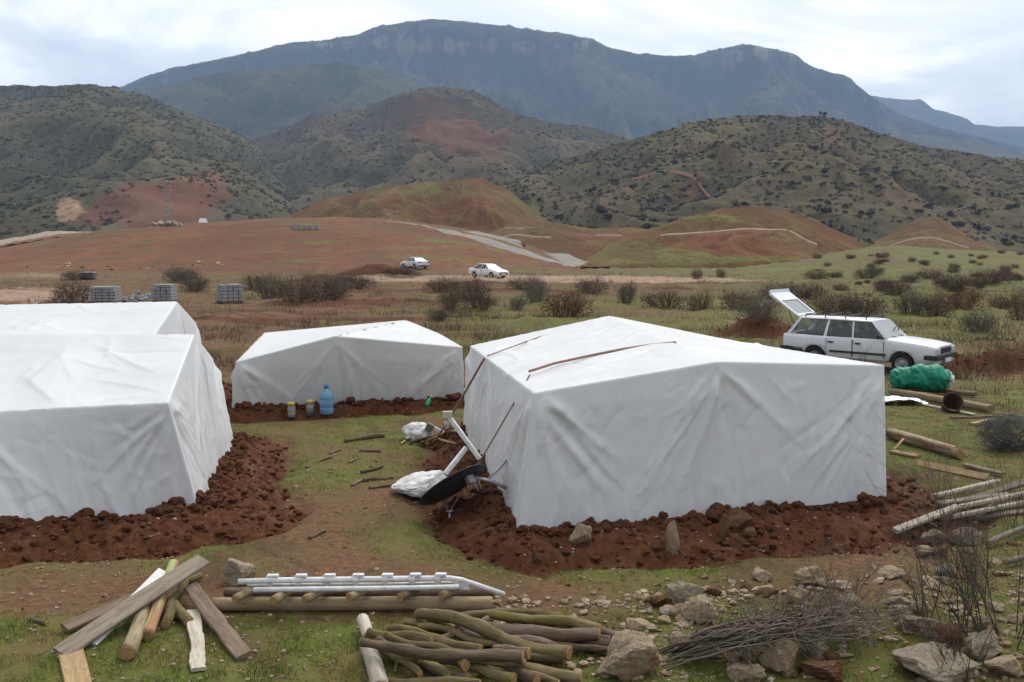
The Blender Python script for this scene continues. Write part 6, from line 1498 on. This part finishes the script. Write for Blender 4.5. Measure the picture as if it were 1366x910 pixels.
SED = dict(L=4.5, W=1.75, wheel=.31, axles=(.95, 3.6), sill=.22, top=[(0, .92), (.1, .97), (.9, .97), (1.2, .93), (3.2, .93), (3.5, .90), (4.2, .76), (4.5, .62)], roof=(1.25, 2.55), roofz=1.42, roofw=1.16, drop=.03,
           pillars=[(.72, 1.36, .14, .12), (2.02, 1.98, .08, .07), (3.18, 2.52, .08, .06)], glass=M_GLASSD, paint=paint('bright_white_car_paint', (.74, .75, .76)), doors=[(1.15, 2.02), (2.05, 3.02)], seats=[1.5, 2.4], rear_glass=True)
def sedan(label):
    c = empty('sedan_car', (0, 0, 0), 0, label, 'car', 'cars'); build_car(c, SED)
    for sg in (-1, 1):
        b = MB(); b.hexa([(4.28, sg * .74, .62), (4.50, sg * .56, .58), (4.50, sg * .50, .66), (4.25, sg * .66, .72)], [(4.24, sg * .80, .64), (4.44, sg * .70, .60), (4.44, sg * .60, .68), (4.2, sg * .74, .74)]); b.build('headlight', M_LAMP, c)
        b = MB(); b.box((-.005, sg * .64, .80), (.04, .34, .14)); b.build('tail_light', M_RED, c)
        b = MB(); b.box((2.95, sg * .95, .99), (.09, .18, .12)); b.build('wing_mirror', SED['paint'], c)
    b = MB(); b.box((4.505, 0, .44), (.03, 1.1, .16)); b.box((4.49, 0, .60), (.03, .7, .07)); b.build('grille', M_TRIM, c)
    b = MB(); b.box((-.02, 0, .55), (.02, .5, .11)); b.build('rear_plate', M_PLATE, c); b = MB(); b.box((4.525, 0, .46), (.015, .5, .11)); b.build('front_plate', M_PLATE, c)
    b = MB(); b.box((-.03, 0, .36), (.06, 1.5, .12)); b.build('rear_bumper', M_TRIM, c)
    return c
s1 = sedan('nearer white sedan on the dirt track, its front turned to the tents'); s1.rotation_euler = (0, 0, -math.radians(48)); place(s1, 652, 370.5, 2.25, 0, -math.radians(48))
s2 = sedan('white sedan showing its rear, beside the dark earth heap, the farther of two'); a2 = math.radians(128); s2.rotation_euler = (0, 0, a2); place(s2, 553, 358, 2.25, 0, a2)

# ================================================================== BLOCK STACKS, PYLONS, FAR THINGS
M_CON = simple('concrete_block_grey', (.27, .275, .275), .95, .15, 3, .2); M_PAL = simple('pallet_wood', (.20, .15, .10), .9, .2, 6)
def block_stack(px, py, wpx, hpx, label, rz=0.0, group='stacked pallets of concrete blocks'):
    c = PG(px, py); s = c.y / F; w_, h_ = wpx * s, hpx * s
    o = empty('block_stack', tuple(c), rz, label, 'block stack', group)
    p = MB()
    for k in (-.42, 0, .42): p.box((0, k * w_, .05), (w_, .10, .10))
    p.box((0, 0, .115), (w_, w_, .03)); p.build('pallet', M_PAL, o)
    b = MB(); rs = random.Random(int(px)); nx, nz = 4, 5; hh = (h_ - .13) / nz; ww = w_ / nx
    for i in range(nx):
        for j in range(nx):
            for q in range(nz):
                if 0 < i < nx - 1 and 0 < j < nx - 1 and q < nz - 1: continue
                if q == nz - 1 and rs.random() < .12: continue
                b.box(((i - (nx - 1) / 2) * ww + rs.gauss(0, .008), (j - (nx - 1) / 2) * ww + rs.gauss(0, .008), .13 + (q + .5) * hh), (ww - .035, ww - .035, hh - .03))
    b.build('blocks', M_CON, o); return o
block_stack(141, 404, 33, 22, 'leftmost grey concrete block stack behind the far left tent', .15)
block_stack(219, 403, 27, 24, 'middle grey concrete block stack, directly above the far left tent peak', .05)
block_stack(307, 404, 28, 25, 'rightmost grey concrete block stack, standing apart on the grass', .6)
for i, (px, py, k) in enumerate([(166, 402, .5), (174, 400, .7), (181, 398, .9), (184, 393, .8), (190, 400, .8), (197, 398, .9), (202, 396, .7), (178, 403, .5), (193, 403, .5)]):
    c = PG(px, py); b = MB(); b.box((0, 0, .12), (.5 * k + .15, .25 * k + .1, .25)); b.box((.12, .03, .2), (.2, .2, .16), Matrix.Rotation(.5, 3, 'X')); o = b.build('broken_block', M_CON, None, tuple(c), (random.uniform(-.4, .4), random.uniform(-.4, .4), random.uniform(0, 3)), bevel=.03); tag(o, 'broken grey concrete block in the loose heap between two block stacks', 'block', 'broken blocks in a heap')
for i, px in enumerate((391, 399, 407, 415, 423)):
    c = PG(px, 306.5); b = MB(); s = c.y / F; rs = random.Random(i)
    for u in (-.5, 0, .5):
        for q in range(3): b.box((u * 7 * s * .6, 0, .1 + (q + .5) * 1.7 * s), (7 * s * .29, 6 * s, 1.55 * s))
    o = b.build('block_stack', M_CON, None, tuple(c), (0, 0, rs.uniform(-.2, .2))); tag(o, 'low grey block stack in the row on the ploughed field crest', 'block stack', 'low block stacks in a row on the field crest')
c = PG(117, 372); gx_ = empty('water_tank', tuple(c), .1, 'small grey green box at the foot of the ploughed field, left side', 'box'); s = c.y / F
b = MB(); b.box((0, 0, 4 * s), (20 * s, 14 * s, 8 * s)); b.build('body', simple('grey_green_metal', (.12, .15, .13), .7, .15, 3), gx_, bevel=.08); b = MB(); b.hexa([(-10.5 * s, -7.5 * s, 8 * s), (10.5 * s, -7.5 * s, 8 * s), (10.5 * s, 7.5 * s, 8 * s), (-10.5 * s, 7.5 * s, 8 * s)], [(-8 * s, -5 * s, 9.5 * s), (8 * s, -5 * s, 9.5 * s), (8 * s, 5 * s, 9.5 * s), (-8 * s, 5 * s, 9.5 * s)]); b.build('lid', simple('grey_green_lid', (.15, .19, .165), .7, .15, 3), gx_)
c = PG(271, 297); s = c.y / F; wt = empty('small_tent', tuple(c), .3, 'tiny white tent on the ploughed field crest beside the pylon', 'tent')
b = MB(); b.add([(-6 * s, -4 * s, 0), (6 * s, -4 * s, 0), (6 * s, 4 * s, 0), (-6 * s, 4 * s, 0), (-4 * s, 0, 6 * s), (4 * s, 0, 5.4 * s)], [(0, 1, 5, 4), (2, 3, 4, 5), (1, 2, 5), (3, 0, 4), (3, 2, 1, 0)]); b.build('canvas', M_WHITE, wt)
b = MB(); b.tube([(-4 * s, 0, 0), (-4 * s, 0, 6.6 * s)], .06, 5); b.tube([(4 * s, 0, 0), (4 * s, 0, 6 * s)], .06, 5); b.build('pole', M_PAL, wt)
for i, (px, w_, h_, m) in enumerate([(196, 14, 5, 1), (206, 12, 6, 0), (214, 12, 8, 0), (224, 14, 7, 0), (233, 12, 8, 0), (240, 8, 5, 0)]):
    rock(px, 302.5, w_, h_, [M_RKG, M_RK][m], ['dark rubble lump piled at the foot of the field pylon', 'pale rubble slab left of the field pylon foot'][m], seed=700 + i, group='rubble at the pylon foot', name='rubble')
M_PYL = simple('galvanised_steel', (.30, .31, .32), .6, .1, 1)
def pylon(c, h, label, arms=3, base=.16, thin=1.0):
    o = empty('pylon', tuple(c), .4, label, 'pylon', 'lattice pylons'); b = MB(); bw = h * base / 2; tw = h * .018
    def wz(z): return bw + (tw - bw) * min(z / (h * .72), 1)
    lv = [0, .16, .30, .42, .52, .60, .67, .73, .79, .85, .91, .97]
    for sx, sy in ((-1, -1), (1, -1), (1, 1), (-1, 1)): b.tube([(sx * wz(q * h), sy * wz(q * h), q * h - (.6 if q == 0 else 0)) for q in lv], h * .0045 * thin, 4)
    for i in range(len(lv) - 1):
        z0, z1 = lv[i] * h, lv[i + 1] * h; w0, w1 = wz(z0), wz(z1); cs = [(-1, -1), (1, -1), (1, 1), (-1, 1)]
        for k in range(4):
            a, d = cs[k], cs[(k + 1) % 4]
            b.tube([(a[0] * w0, a[1] * w0, z0), (d[0] * w1, d[1] * w1, z1)], h * .0030 * thin, 3); b.tube([(d[0] * w0, d[1] * w0, z0), (a[0] * w1, a[1] * w1, z1)], h * .0030 * thin, 3); b.tube([(a[0] * w1, a[1] * w1, z1), (d[0] * w1, d[1] * w1, z1)], h * .0026 * thin, 3)
    b.build('lattice', M_PYL, o)
    for k in range(arms):
        z = h * (.74 + .09 * k); l = h * (.13 - .015 * k)
        for sg in (-1, 1):
            a = MB(); a.tube([(sg * tw, tw, z), (sg * l, 0, z + .01 * h), (sg * tw, -tw, z)], h * .004, 3); a.tube([(sg * tw, 0, z + .045 * h), (sg * l, 0, z + .01 * h)], h * .004, 3); ao = a.build('cross_arm', M_PYL, o)
            i_ = MB(); i_.tube([(sg * l, 0, z + .01 * h), (sg * l, 0, z - .035 * h)], h * .004, 4); i_.build('insulator', M_TRIM, ao)
    return o
c = PG(224, 302); pylon(c, 62 * c.y / F, 'grey lattice pylon standing on the rubble at the crest of the ploughed field')
s_, Dd, ft = h_right['prof'](np.array([.245])); Yp = 330.0; xp = .245 * Yp; zp = float(h_right['z'](np.array([.245]), np.array([Yp]))[0]); 
pylon((xp, Yp, zp), 60 * Yp / F, 'faint grey lattice pylon on the slope of the right hand hill', base=.13, thin=.55)
# lone tree on the right hill's skyline
s_, Dd, ft = h_right['prof'](np.array([.3155])); Yp = float(Dd[0]) - 4; tr = empty('skyline_tree', (.3155 * Yp, Yp, float(h_right['z'](np.array([.3155]), np.array([Yp]))[0])), 0, 'small dark round tree alone on the skyline of the right hill', 'tree')
b = MB(); b.tube([(0, 0, -.5), (.1, 0, 1.2), (0, .1, 2.4)], [.22, .17, .1], 6); b.build('trunk', M_W_DARK, tr)
V, Q = CROWN[2]; link('crown', np_mesh('crown', V * [2.1, 2.1, 1.7] + [0, 0, 1.4], Q, False), M_SHR, parent=tr)
